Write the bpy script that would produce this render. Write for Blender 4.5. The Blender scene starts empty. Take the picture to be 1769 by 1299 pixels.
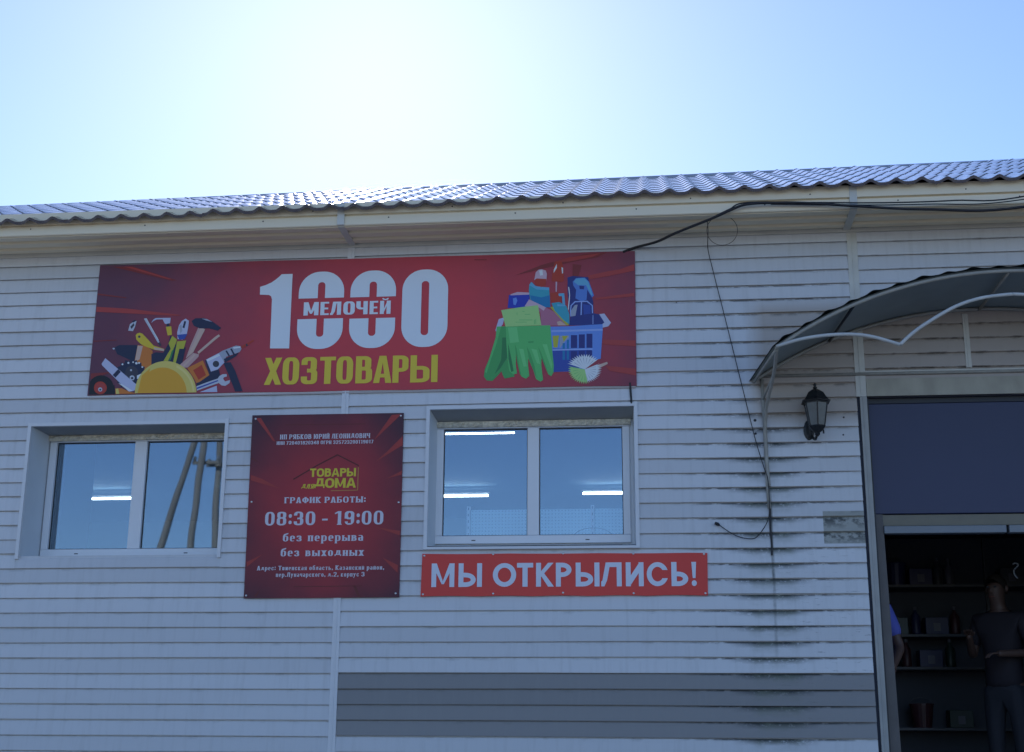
import bpy, bmesh, math, random
from math import radians as rad, pi, sin, cos
from mathutils import Vector, Matrix
from mathutils.geometry import delaunay_2d_cdt
random.seed(7)
sc = bpy.context.scene
COL = sc.collection

# ---------------------------------------------------------------- camera
yaw, pitch, roll, FPX = rad(6.059), rad(15.293), rad(0.3926), 2355.94
cd = bpy.data.cameras.new("camera"); cam = bpy.data.objects.new("camera", cd); COL.objects.link(cam)
fw = Vector((-sin(yaw)*cos(pitch), cos(yaw)*cos(pitch), sin(pitch)))
r0 = Vector((cos(yaw), sin(yaw), 0)); u0 = r0.cross(fw)
rr_ = r0*cos(roll)+u0*sin(roll); uu_ = -r0*sin(roll)+u0*cos(roll)
M = Matrix((rr_, uu_, -fw)).transposed().to_4x4(); M.translation = Vector((0, -10, 1.6))
cam.matrix_world = M
cd.sensor_width = 36; cd.lens = FPX/1769*36; cd.clip_end = 3000; cd.clip_start = .05
sc.camera = cam

# ---------------------------------------------------------------- sky, sun, exposure
SUN_EL, SUN_AZ = rad(30.3), rad(-12.5)
w = bpy.data.worlds.new("World"); sc.world = w; w.use_nodes = True
nt = w.node_tree; bg = nt.nodes["Background"]
sky = nt.nodes.new("ShaderNodeTexSky"); sky.sky_type = 'NISHITA'; sky.sun_disc = False
sky.sun_elevation = SUN_EL; sky.sun_rotation = SUN_AZ
sky.air_density = 1.0; sky.dust_density = 0.22; sky.ozone_density = 4.5; sky.altitude = 100
hs = nt.nodes.new("ShaderNodeHueSaturation"); hs.inputs["Saturation"].default_value = 1.02
tint = nt.nodes.new("ShaderNodeMixRGB"); tint.blend_type = 'MULTIPLY'; tint.inputs[0].default_value = 1; tint.inputs[2].default_value = (1.02, .99, 1.08, 1)
nt.links.new(sky.outputs[0], hs.inputs["Color"]); nt.links.new(hs.outputs[0], tint.inputs[1]); nt.links.new(tint.outputs[0], bg.inputs[0]); bg.inputs[1].default_value = 0.09
sl = bpy.data.lights.new("sun", "SUN"); sl.energy = 3.0; sl.angle = rad(0.5); sl.color = (1, .95, .87)
so = bpy.data.objects.new("sun", sl); COL.objects.link(so); so.location = (-8, 40, 30)
sd = Vector((sin(SUN_AZ)*cos(SUN_EL), cos(SUN_AZ)*cos(SUN_EL), sin(SUN_EL)))
so.rotation_euler = sd.to_track_quat('Z', 'Y').to_euler()
sc.view_settings.view_transform = 'Standard'; sc.view_settings.look = 'None'
sc.view_settings.exposure = 1.08; sc.view_settings.gamma = 1
sc.cycles.max_bounces = 8; sc.cycles.transparent_max_bounces = 12
sc.cycles.sample_clamp_indirect = 6

# ---------------------------------------------------------------- materials
def mat(name, col, rough=.5, spec=.5, metal=0, var=.0, scale=4., bump=0., bscale=60., emit=None, stretch=None):
    m = bpy.data.materials.new(name); m.use_nodes = True; n = m.node_tree; b = n.nodes["Principled BSDF"]
    b.inputs["Base Color"].default_value = (*col, 1); b.inputs["Roughness"].default_value = rough
    b.inputs["Specular IOR Level"].default_value = spec; b.inputs["Metallic"].default_value = metal
    g = n.nodes.new("ShaderNodeNewGeometry"); src = g.outputs["Position"]
    if stretch:
        mp = n.nodes.new("ShaderNodeMapping"); mp.inputs["Scale"].default_value = stretch
        n.links.new(src, mp.inputs[0]); src = mp.outputs[0]
    if var:
        t = n.nodes.new("ShaderNodeTexNoise"); t.inputs["Scale"].default_value = scale; t.inputs["Detail"].default_value = 6
        n.links.new(src, t.inputs["Vector"])
        mx = n.nodes.new("ShaderNodeMixRGB"); mx.inputs[1].default_value = tuple(c*(1-var) for c in col)+(1,)
        mx.inputs[2].default_value = tuple(min(1, c*(1+var)) for c in col)+(1,)
        n.links.new(t.outputs[0], mx.inputs[0]); n.links.new(mx.outputs[0], b.inputs["Base Color"])
    if bump:
        t = n.nodes.new("ShaderNodeTexNoise"); t.inputs["Scale"].default_value = bscale; t.inputs["Detail"].default_value = 4
        n.links.new(src, t.inputs["Vector"])
        bp = n.nodes.new("ShaderNodeBump"); bp.inputs["Strength"].default_value = bump; bp.inputs["Distance"].default_value = .01
        n.links.new(t.outputs[0], bp.inputs["Height"]); n.links.new(bp.outputs[0], b.inputs["Normal"])
    if emit:
        b.inputs["Emission Color"].default_value = (*emit[0], 1); b.inputs["Emission Strength"].default_value = emit[1]
    return m

def math_node(n, op, a, b=None, clamp=False):
    k = n.nodes.new("ShaderNodeMath"); k.operation = op; k.use_clamp = clamp
    for i, v in enumerate((a, b)):
        if v is None: continue
        if isinstance(v, (int, float)): k.inputs[i].default_value = v
        else: n.links.new(v, k.inputs[i])
    return k.outputs[0]

def band(n, src, lo, hi, soft):
    """1 between lo and hi, fading over soft outside"""
    a = n.nodes.new("ShaderNodeMapRange"); a.inputs[1].default_value = lo-soft; a.inputs[2].default_value = lo
    n.links.new(src, a.inputs[0])
    b = n.nodes.new("ShaderNodeMapRange"); b.inputs[1].default_value = hi; b.inputs[2].default_value = hi+soft
    b.inputs[3].default_value = 1; b.inputs[4].default_value = 0
    n.links.new(src, b.inputs[0])
    return math_node(n, 'MULTIPLY', a.outputs[0], b.outputs[0])

CZ, CH = 1.679, .1113       # a course line and the course height
def siding_mat(name, col, rough=.42):
    m = mat(name, col, rough, .4, var=.05, scale=1.3, bump=.12, bscale=9, stretch=(.25, 1, 1)); n = m.node_tree
    b = n.nodes["Principled BSDF"]; base = b.inputs["Base Color"].links[0].from_socket
    g = n.nodes.new("ShaderNodeNewGeometry"); sp = n.nodes.new("ShaderNodeSeparateXYZ"); n.links.new(g.outputs["Position"], sp.inputs[0])
    X, Z = sp.outputs[0], sp.outputs[2]
    def noise(scale, st, det=5):
        mp = n.nodes.new("ShaderNodeMapping"); mp.inputs["Scale"].default_value = st; n.links.new(g.outputs["Position"], mp.inputs[0])
        t = n.nodes.new("ShaderNodeTexNoise"); t.inputs["Scale"].default_value = scale; t.inputs["Detail"].default_value = det
        t.inputs["Roughness"].default_value = .65
        n.links.new(mp.outputs[0], t.inputs["Vector"]); return t.outputs[0]
    def step(s, lo, hi):
        r = n.nodes.new("ShaderNodeMapRange"); r.inputs[1].default_value = lo; r.inputs[2].default_value = hi; n.links.new(s, r.inputs[0]); return r.outputs[0]
    fr = math_node(n, 'FRACT', math_node(n, 'DIVIDE', math_node(n, 'SUBTRACT', Z, CZ), CH))
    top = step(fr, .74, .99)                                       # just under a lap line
    bot = step(fr, .10, .0)
    spot = noise(7, (1, 1, 2.2)); fine = noise(38, (1, 1, 1.6))
    def mix(cur, fac, c):
        mx = n.nodes.new("ShaderNodeMixRGB"); n.links.new(fac, mx.inputs[0]); n.links.new(cur, mx.inputs[1])
        mx.inputs[2].default_value = (*c, 1); return mx.outputs[0]
    def mul(*a):
        r = a[0]
        for k in a[1:]: r = math_node(n, 'MULTIPLY', r, k)
        return r
    oi = n.nodes.new("ShaderNodeObjectInfo"); hv_ = n.nodes.new("ShaderNodeHueSaturation"); vr = n.nodes.new("ShaderNodeMapRange")
    vr.inputs[3].default_value = .90; vr.inputs[4].default_value = 1.06; n.links.new(oi.outputs["Random"], vr.inputs[0]); n.links.new(vr.outputs[0], hv_.inputs["Value"]); n.links.new(base, hv_.inputs["Color"])
    cur = hv_.outputs[0]
    # faint rain streaks and dust everywhere
    streak = step(noise(5, (4, 1, .35)), .5, .75)
    cur = mix(cur, math_node(n, 'MULTIPLY', streak, .20), (.30, .30, .28))
    # grime line under laps, patchy
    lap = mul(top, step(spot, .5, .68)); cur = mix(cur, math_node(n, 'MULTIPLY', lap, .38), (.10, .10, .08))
    # mould column by the hanging wire
    reg = mul(band(n, X, .70, .93, .20), band(n, Z, 1.3, 3.85, .5))
    blot = mul(reg, step(fr, .58, .90), step(fine, .34, .46)); cur = mix(cur, math_node(n, 'MULTIPLY', blot, .95), (.012, .018, .014))
    hz = mul(band(n, X, .70, .97, .06), band(n, Z, 1.3, 3.5, .3), step(fr, .2, 1.0), step(spot, .35, .6)); cur = mix(cur, math_node(n, 'MULTIPLY', hz, .70), (.15, .17, .12))
    run = mul(band(n, X, .838, .846, .012), band(n, Z, 2.6, 3.2, .45), step(noise(9, (1, 1, .5)), .3, .55)); cur = mix(cur, math_node(n, 'MULTIPLY', run, .75), (.04, .05, .04))
    # wide lap mould between the banner and the doorway
    wide = mul(band(n, X, .45, 1.2, .35), band(n, Z, 1.4, 5.0, .3), step(fr, .84, .97), step(noise(6, (1.6, 1, 3)), .40, .52)); cur = mix(cur, math_node(n, 'MULTIPLY', wide, .95), (.02, .022, .02))
    # olive patch where a small sign used to be
    patch = mul(band(n, X, 1.215, 1.56, .004), band(n, Z, 3.045, 3.275, .006)); cur = mix(cur, math_node(n, 'MULTIPLY', patch, .65), (.20, .20, .14))
    pb = mul(patch, step(noise(16, (1, 1, 1.5)), .44, .56), step(fr, .15, .75)); cur = mix(cur, math_node(n, 'MULTIPLY', pb, .85), (.025, .028, .022))
    # dirt under the canopy above the doorway
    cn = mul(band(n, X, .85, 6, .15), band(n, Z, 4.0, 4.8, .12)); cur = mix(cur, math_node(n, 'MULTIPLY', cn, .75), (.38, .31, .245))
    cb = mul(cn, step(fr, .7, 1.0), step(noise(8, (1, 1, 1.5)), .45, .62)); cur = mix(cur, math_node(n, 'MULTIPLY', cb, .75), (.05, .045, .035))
    # light scuffs low on the wall
    sc_ = mul(band(n, X, .9, 1.5, .1), band(n, Z, 1.9, 3.0, .2), step(noise(11, (1, 1, 7)), .62, .7)); cur = mix(cur, math_node(n, 'MULTIPLY', sc_, .5), (.12, .12, .12))
    n.links.new(cur, base_in := b.inputs["Base Color"])
    return m

def gradient_mat(name, c_in, c_out, centre, scale, rough=.45):
    """printed vinyl: a radial colour gradient in the print"""
    m = mat(name, c_in, rough, .35, bump=.55, bscale=1.8); n = m.node_tree; b = n.nodes["Principled BSDF"]
    g = n.nodes.new("ShaderNodeNewGeometry"); mp = n.nodes.new("ShaderNodeMapping"); mp.vector_type = 'TEXTURE'
    mp.inputs["Location"].default_value = (centre[0], 0, centre[1]); mp.inputs["Scale"].default_value = (scale[0], 1000, scale[1])
    n.links.new(g.outputs["Position"], mp.inputs[0])
    ln = n.nodes.new("ShaderNodeVectorMath"); ln.operation = 'LENGTH'; n.links.new(mp.outputs[0], ln.inputs[0])
    t = n.nodes.new("ShaderNodeTexNoise"); t.inputs["Scale"].default_value = 3; t.inputs["Detail"].default_value = 5
    n.links.new(g.outputs["Position"], t.inputs["Vector"])
    a = math_node(n, 'ADD', ln.outputs["Value"], math_node(n, 'MULTIPLY', math_node(n, 'SUBTRACT', t.outputs[0], .5), .35))
    cr = n.nodes.new("ShaderNodeValToRGB"); cr.color_ramp.interpolation = 'EASE'
    cr.color_ramp.elements[0].position = .1; cr.color_ramp.elements[0].color = (*c_in, 1)
    cr.color_ramp.elements[1].position = 1; cr.color_ramp.elements[1].color = (*c_out, 1)
    n.links.new(a, cr.inputs[0]); n.links.new(cr.outputs[0], b.inputs["Base Color"])
    return m

def glass_mat(name, refl=.16, tint=(.82, .88, .9)):
    m = bpy.data.materials.new(name); m.use_nodes = True; n = m.node_tree; n.nodes.remove(n.nodes["Principled BSDF"])
    out = n.nodes["Material Output"]; tr = n.nodes.new("ShaderNodeBsdfTransparent"); tr.inputs[0].default_value = (*tint, 1)
    gl = n.nodes.new("ShaderNodeBsdfGlossy"); gl.inputs["Roughness"].default_value = .015; gl.inputs[0].default_value = (.70, .85, 1, 1)
    tn = n.nodes.new("ShaderNodeTexNoise"); tn.inputs["Scale"].default_value = 1.6; tn.inputs["Detail"].default_value = 1
    bpn = n.nodes.new("ShaderNodeBump"); bpn.inputs["Strength"].default_value = .13; bpn.inputs["Distance"].default_value = .004
    gp = n.nodes.new("ShaderNodeNewGeometry"); n.links.new(gp.outputs["Position"], tn.inputs["Vector"]); n.links.new(tn.outputs[0], bpn.inputs["Height"]); n.links.new(bpn.outputs[0], gl.inputs["Normal"])
    lw = n.nodes.new("ShaderNodeFresnel"); lw.inputs[0].default_value = 1.5
    f = math_node(n, 'ADD', math_node(n, 'MULTIPLY', lw.outputs[0], 1.6), refl-.06, clamp=True)
    mx = n.nodes.new("ShaderNodeMixShader"); n.links.new(f, mx.inputs[0]); n.links.new(tr.outputs[0], mx.inputs[1]); n.links.new(gl.outputs[0], mx.inputs[2])
    n.links.new(mx.outputs[0], out.inputs[0]); return m

SIDING = siding_mat("white_vinyl_siding", (.61, .62, .63))
SIDING_GREY = siding_mat("grey_vinyl_siding", (.245, .24, .235), .5)
TRIM = mat("white_trim", (.66, .67, .68), .4, var=.07, scale=3, bump=.1, bscale=20)
TRIM_DIRTY = mat("dirty_trim", (.57, .56, .50), .5, var=.2, scale=5, bump=.1, bscale=20)
SOFFIT = mat("beige_soffit", (.82, .72, .53), .5, var=.10, scale=1.6, bump=.1, bscale=12, stretch=(.3, 1, 1))
ROOF = mat("blue_metal_tile", (.010, .012, .035), .22, .6, var=.2, scale=6, bump=.05, bscale=40)
RIDGE = mat("ridge_metal", (.40, .42, .46), .4, .5, .3, var=.1)
REVEAL = mat("window_reveal_white", (.60, .64, .66), .45, var=.08, scale=4, bump=.08)
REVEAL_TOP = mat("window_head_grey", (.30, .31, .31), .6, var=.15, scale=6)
FRAME = mat("window_frame_plastic", (.70, .71, .72), .3, var=.05, scale=6)
SEAL = mat("black_seal", (.015, .016, .02), .5)
FOAM = mat("mounting_foam", (.66, .60, .48), .9, var=.55, scale=34, bump=.9, bscale=70)
GLASS = glass_mat("window_glass")
CORE = mat("wall_core", (.045, .05, .07), .8)
ROOMWALL = mat("room_wall", (.20, .32, .42), .8, var=.04)
CEIL = mat("room_ceiling", (.14, .24, .34), .8, var=.04)
FLOOR = mat("room_floor", (.22, .2, .18), .6, var=.1)
DIM = mat("hall_wall", (.17, .20, .26), .8, var=.2)
TUBE = mat("tube_light", (1, 1, 1), .5, emit=((.93, 1.0, .98), 6.5))
CASE = mat("light_housing", (.2, .22, .25), .5)
BLUEP = mat("dark_blue_panel", (.030, .035, .082), .42, .4, var=.12, scale=1.2, bump=.15, bscale=3)
JAMB = mat("brown_grey_jamb", (.10, .09, .085), .55, var=.25, scale=8)
LINTEL = mat("beige_lintel", (.17, .155, .115), .6, var=.2, scale=6)
RAIL = mat("pale_rail", (.17, .19, .21), .45, var=.1)
BLACKM = mat("black_cast_metal", (.010, .012, .014), .45, .5, var=.3, scale=30, bump=.3, bscale=60)
LGLASS = mat("lantern_glass", (.08, .10, .11), .25, .6, var=.3, scale=25)
CABLE = mat("black_cable", (.012, .012, .015), .5)
STEEL = mat("zinc_screw", (.55, .55, .55), .35, .5, .8)
CANOPY = mat("dark_green_sheet", (.028, .038, .038), .5, .4, var=.25, scale=5, bump=.1)
CANUND = mat("sheet_underside", (.24, .28, .28), .6, .3, var=.18, scale=4, bump=.1)
TUBEW = mat("grey_white_tube", (.50, .51, .49), .4, var=.2, scale=14, bump=.1)
TUBED = mat("weathered_tube", (.32, .31, .27), .5, var=.3, scale=14, bump=.1)

rb_ = ROOF.node_tree.nodes["Principled BSDF"]; rb_.inputs["Coat Weight"].default_value = 1; rb_.inputs["Coat Roughness"].default_value = .10
# ---------------------------------------------------------------- object helpers
def mesh_obj(name, verts, faces, m, parent=None, smooth=False, midx=None):
    me = bpy.data.meshes.new(name); me.from_pydata([tuple(v) for v in verts], [], faces)
    for k in (m if isinstance(m, (list, tuple)) else [m]): me.materials.append(k)
    if midx: me.polygons.foreach_set("material_index", midx)
    if smooth: me.polygons.foreach_set("use_smooth", [True]*len(me.polygons))
    me.update()
    o = bpy.data.objects.new(name, me); COL.objects.link(o)
    if parent: o.parent = parent
    return o
def fix(o):
    bm = bmesh.new(); bm.from_mesh(o.data); bmesh.ops.recalc_face_normals(bm, faces=bm.faces[:]); bm.to_mesh(o.data); bm.free(); return o
class MB:
    def __init__(s): s.v = []; s.f = []
    def add(s, v, f):
        k = len(s.v); s.v += [tuple(p) for p in v]; s.f += [tuple(i+k for i in q) for q in f]; return s
    def box(s, x0, x1, y0, y1, z0, z1):
        return s.add([(x0,y0,z0),(x1,y0,z0),(x1,y1,z0),(x0,y1,z0),(x0,y0,z1),(x1,y0,z1),(x1,y1,z1),(x0,y1,z1)],
                     [(0,3,2,1),(4,5,6,7),(0,1,5,4),(1,2,6,5),(2,3,7,6),(3,0,4,7)])
    def tube(s, pts, r, seg=8, closed=False):
        pts = [Vector(p) for p in pts]; n = len(pts); rs = r if isinstance(r, (list, tuple)) else [r]*n
        k = len(s.v); up = Vector((.013, .02, 1)).normalized()
        for i, p in enumerate(pts):
            a = pts[(i-1) % n] if closed else pts[max(i-1, 0)]; b = pts[(i+1) % n] if closed else pts[min(i+1, n-1)]
            t = (b-a).normalized()
            q = Vector((1, 0.01, 0)) if abs(t.z) > .95 else up
            u = t.cross(q).normalized(); v = t.cross(u)
            for j in range(seg):
                an = 2*pi*j/seg; s.v.append(tuple(p+(u*cos(an)+v*sin(an))*rs[i]))
        m = n if closed else n-1
        for i in range(m):
            for j in range(seg):
                a = k+i*seg+j; b = k+i*seg+(j+1) % seg; c = k+((i+1) % n)*seg+(j+1) % seg; d = k+((i+1) % n)*seg+j
                s.f.append((a, b, c, d))
        if not closed:
            s.f.append(tuple(k+j for j in range(seg))[::-1]); s.f.append(tuple(k+(n-1)*seg+j for j in range(seg)))
        return s
    def lathe(s, prof, c, seg=16, a0=0.):
        k = len(s.v)
        for r, z in prof:
            for j in range(seg):
                a = a0+2*pi*j/seg; s.v.append((c[0]+r*cos(a), c[1]+r*sin(a), c[2]+z))
        for i in range(len(prof)-1):
            for j in range(seg):
                s.f.append((k+i*seg+j, k+i*seg+(j+1) % seg, k+(i+1)*seg+(j+1) % seg, k+(i+1)*seg+j))
        s.f.append(tuple(k+j for j in range(seg))[::-1]); s.f.append(tuple(k+(len(prof)-1)*seg+j for j in range(seg)))
        return s
    def build(s, name, m, parent=None, smooth=False): return fix(mesh_obj(name, s.v, s.f, m, parent, smooth))
def tag(o, label=None, cat=None, group=None, kind=None):
    for k, v in (("label", label), ("category", cat), ("group", group), ("kind", kind)):
        if v: o[k] = v
    return o
def empty(name, loc, label, cat, group=None):
    o = bpy.data.objects.new(name, None); COL.objects.link(o); o.location = loc; o.empty_display_size = .1
    return tag(o, label, cat, group)
def part(o, parent):      # parent keeping world coordinates of the mesh data
    o.parent = parent; o.matrix_parent_inverse = Matrix.Translation(parent.matrix_basis.translation).inverted(); return o
def bevel(o, w=.003, seg=1):
    b = o.modifiers.new("bevel", "BEVEL"); b.width = w; b.segments = seg; b.limit_method = 'ANGLE'; return o
def spline(pts, n=8):
    out = []; P = [Vector(p) for p in pts]
    for i in range(len(P)-1):
        a, b, c, d = P[max(i-1, 0)], P[i], P[i+1], P[min(i+2, len(P)-1)]
        for k in range(n):
            t = k/n; out.append(.5*((2*b)+(c-a)*t+(2*a-5*b+4*c-d)*t*t+(3*b-a-3*c+d)*t**3))
    return out+[P[-1]]

# ---------------------------------------------------------------- flat print: painter-ordered polygons merged into one sheet
def area(p): return sum(p[i][0]*p[(i+1) % len(p)][1]-p[(i+1) % len(p)][0]*p[i][1] for i in range(len(p)))/2
def flatten(layers):
    """layers: [(polygon, colour index or None to erase)]; later ones cover earlier ones; returns verts, tris, idx"""
    V, F = [], []
    for poly, c in layers:
        p = poly if area(poly) > 0 else poly[::-1]
        F.append(list(range(len(V), len(V)+len(p)))); V += [Vector((q[0], q[1])) for q in p]
    vo, _, fo, _, _, orig = delaunay_2d_cdt(V, [], F, 0, 1e-6, True)
    f, ix = [], []
    for t, o in zip(fo, orig):
        if not o: continue
        c = layers[max(o)][1]
        if c is None: continue
        f.append(tuple(t)); ix.append(c)
    return [(v.x, v.y) for v in vo], f, ix
class Sheet:
    def __init__(s): s.v = []; s.f = []; s.i = []
    def add(s, layers):
        if not layers: return
        v, f, i = flatten(layers); k = len(s.v)
        s.v += v; s.f += [tuple(a+k for a in t) for t in f]; s.i += i
    def build(s, name, mats, y, parent, th=0):
        vs = [(a, y, b) for a, b in s.v]
        o = mesh_obj(name, vs, s.f, mats, None, False, s.i)
        bm = bmesh.new(); bm.from_mesh(o.data)
        for f in bm.faces:
            f.normal_update()
            if f.normal.y > 0: f.normal_flip()
        bm.to_mesh(o.data); bm.free(); return part(o, parent)

# ---------------------------------------------------------------- own lettering (drawn glyphs, cap height 1)
def rect(x0, y0, x1, y1): return [(x0, y0), (x1, y0), (x1, y1), (x0, y1)]
def rrect(x0, y0, x1, y1, rx, ry, cor="1111", n=7):      # corners bl br tr tl
    rx = min(rx, (x1-x0)/2 if cor in ("1111",) else (x1-x0)); ry = min(ry, (y1-y0)/2); out = []
    C = [(x0+rx, y0+ry, pi, x0, y0), (x1-rx, y0+ry, 1.5*pi, x1, y0), (x1-rx, y1-ry, 0, x1, y1), (x0+rx, y1-ry, .5*pi, x0, y1)]
    for k, (cx, cy, a, px, py) in enumerate(C):
        if cor[k] == "1":
            for i in range(n+1):
                t = a+.5*pi*i/n; out.append((cx+rx*cos(t), cy+ry*sin(t)))
        else: out.append((px, py))
    return out
def dg(xa, ya, xb, yb, w): return [(xa, ya), (xa+w, ya), (xb+w, yb), (xb, yb)]
class Face:
    def __init__(s, v, h, ro, serif=0, W=None, lw=None):
        s.v, s.h, s.ro, s.sf = v, h, ro, serif; s.W = W or {}; s.w = lw or .62
    def width(s, ch): return s.W.get(ch, s.W.get('*', s.w))
    def ring(s, x0, y0, x1, y1, cor="1111"):
        v, h = s.v, s.h; rx = (x1-x0)*s.ro*(1 if cor == "1111" else 1.2); ry = (y1-y0)*s.ro*.8 if s.ro < .5 else (y1-y0)*.5
        ix = max(rx-v, .3*max(.01, x1-x0-2*v) if s.ro < .5 else rx-v); iy = max(ry-h, .04)
        return [(rrect(x0, y0, x1, y1, rx, ry, cor), 1), (rrect(x0+v, y0+h, x1-v, y1-h, max(.01, ix), iy, cor), None)]
    def stem(s, x, y0=0., y1=1., bot=True, top=True):
        o = [(rect(x, y0, x+s.v, y1), 1)]
        if s.sf:
            k, t = s.sf, s.h*.62
            if bot: o.append((rect(x-k, y0, x+s.v+k, y0+t), 1))
            if top: o.append((rect(x-k, y1-t, x+s.v+k, y1), 1))
        return o
    def glyph(s, ch):
        v, h, R, st = s.v, s.h, s.ring, s.stem; W = s.width(ch); sf = s.sf; sl = sf*1.2
        low = ch.islower(); H = 1.
        G = []
        def bar(x0, x1, y, th=h): return [(rect(x0, y, x1, y+th), 1)]
        def sbar(x, y, up):   # small serif on a diagonal end
            return [(rect(x-sf, y, x+v+sf, y+h*.62), 1)] if sf else []
        C = ch.upper() if low and ch in "вгзкмнопстхыьиийжлядчцющ" else ch
        if C in "О0O": G = R(0, 0, W, 1)
        elif C == "С": G = R(0, 0, W, 1)+[(rect(W*.5, .5-.17, W+.01, .5+.17), None)]
        elif C == "П": G = st(0)+st(W-v)+bar(0, W, 1-h)
        elif C == "Л":
            G = st(W-v)+bar(W*.2, W, 1-h)+[([(W*.2, 1), (W*.2+v*.95, 1), (v*.95+.02, .25), (v*.5, 0), (-.03, 0), (-.03, h), (v*.12, h*1.3)], 1)]
        elif C == "Д":
            f = .18
            G = [(rect(0, 0, v*.55, f+h), 1), (rect(W-v*.55, 0, W, f+h), 1)]+bar(0, W, f)+[([(v*.5, f), (W-v*.5, f), (W-v*.5, 1), (W*.28, 1), (W*.24, .5)], 1), ([(v*1.35, f+h), (W-v*1.45, f+h), (W-v*1.45, 1-h), (W*.28+v*.8, 1-h), (W*.26+v*.7, .5)], None)]
        elif C == "Н": G = st(0)+st(W-v)+bar(0, W, .5-h/2)
        elif C == "И" or C == "Й":
            G = st(0)+st(W-v)+[([(v*.8, 0), (v*.8, h*2.0 if not sf else .2), (W-v*.8, 1), (W-v*.8, 1-(h*2.0 if not sf else .2))], 1)]
            if C == "Й" or ch == "й":
                m = W/2; G += [([(m-.2, 1.2), (m-.1, 1.2), (m-.05, 1.14), (m+.05, 1.14), (m+.1, 1.2), (m+.2, 1.2), (m+.14, 1.08), (m, 1.04), (m-.14, 1.08)], 1)]
        elif C == "Т": G = st(W/2-v/2, top=False)+bar(0, W, 1-h)+([(rect(0, 1-h*1.9, h*.6, 1), 1), (rect(W-h*.6, 1-h*1.9, W, 1), 1)] if sf else [])
        elif C == "Г": G = st(0)+bar(0, W, 1-h)+([(rect(W-h*.6, 1-h*2, W, 1), 1)] if sf else [])
        elif C == "Е": G = st(0)+bar(0, W, 1-h)+bar(0, W*.92, .5-h/2)+bar(0, W, 0)
        elif C == "Ь": G = R(0, 0, W, .6, "0110")+st(0, 0, 1)
        elif C == "Ы": w2 = W-v*1.25; G = R(0, 0, w2, .6, "0110")+st(0, 0, 1)+st(W-v, 0, 1)
        elif C == "Б": G = R(0, 0, W, .6, "0110")+st(0)+bar(0, W*.92, 1-h)
        elif C == "В": G = R(0, .47, W*.93, 1, "0110")+R(0, 0, W, .47+h, "0110")+st(0)+bar(0, W*.5, .47)
        elif C == "Р": G = R(0, .40, W, 1, "0110")+st(0)
        elif C == "Я": G = R(0, .40, W, 1, "1001")+st(W-v)+[(dg(-.02, 0, W*.35, .5, v), 1)]
        elif C == "З3"[0] or C == "3":
            G = R(0, .5-h/2, W*.95, 1)+R(0, 0, W, .5+h/2)+[(rect(-.02, .285, max(v*1.04, W*.36), .715), None), (rect(max(W*.36, v*.95), .5-h/2, W*.8, .5+h/2), 1)]
        elif C == "8": G = R(.02, .49, W-.02, 1)+R(0, 0, W, .49+h)+[(rect(W*.25, .49, W*.75, .49+h), 1)]
        elif C == "9": G = R(0, .40, W, 1)+R(0, 0, W, 1)[:1]+[(rect(v, h, W-v, .40), None), (rect(-.01, .24, v, .45), None), (rrect(0, .40, W*.9, 1, W*s.ro, .25), 1), (rrect(v, .40+h, W-v, 1-h, W*.2, .2), None), (rect(W-v, .3, W, .7), 1)]
        elif C == "1": G = st(W*.42, top=False)+[([(W*.02, .78), (W*.02, .78+h*.8), (W*.42, 1), (W*.42+v, 1), (W*.42+v*.5, .86), (W*.42, .86)], 1)]
        elif C == "2": G = R(0, .42, W, 1)+[(rect(-.01, .42, W-v, .72), None), (rect(-.01, .38, W+.01, .55), None), ([(0, 0), (W, 0), (W, h), (v*1.3, h), (W, .56), (W-v*.02, .62), (W-v, .6), (W-v*1.2, .5), (0, h)], 1)]
        elif C == "4": G = [(rect(W-v*1.5, 0, W-v*.5, 1), 1), (rect(0, .24, W, .24+h), 1), ([(0, .24), (v*.9, .24), (W-v*.5, 1), (W-v*1.4, 1), (0, .38)], 1)]
        elif C == "5": G = R(0, 0, W, .62)+[(rect(-.01, .16, v*.9, .46), None), (rect(0, .46, v*.8, 1), 1), (rect(0, 1-h, W*.92, 1), 1)]
        elif C == "7": G = [(rect(0, 1-h, W, 1), 1), (dg(W*.2, 0, W-v, 1, v), 1)]
        elif C == "М":
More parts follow.
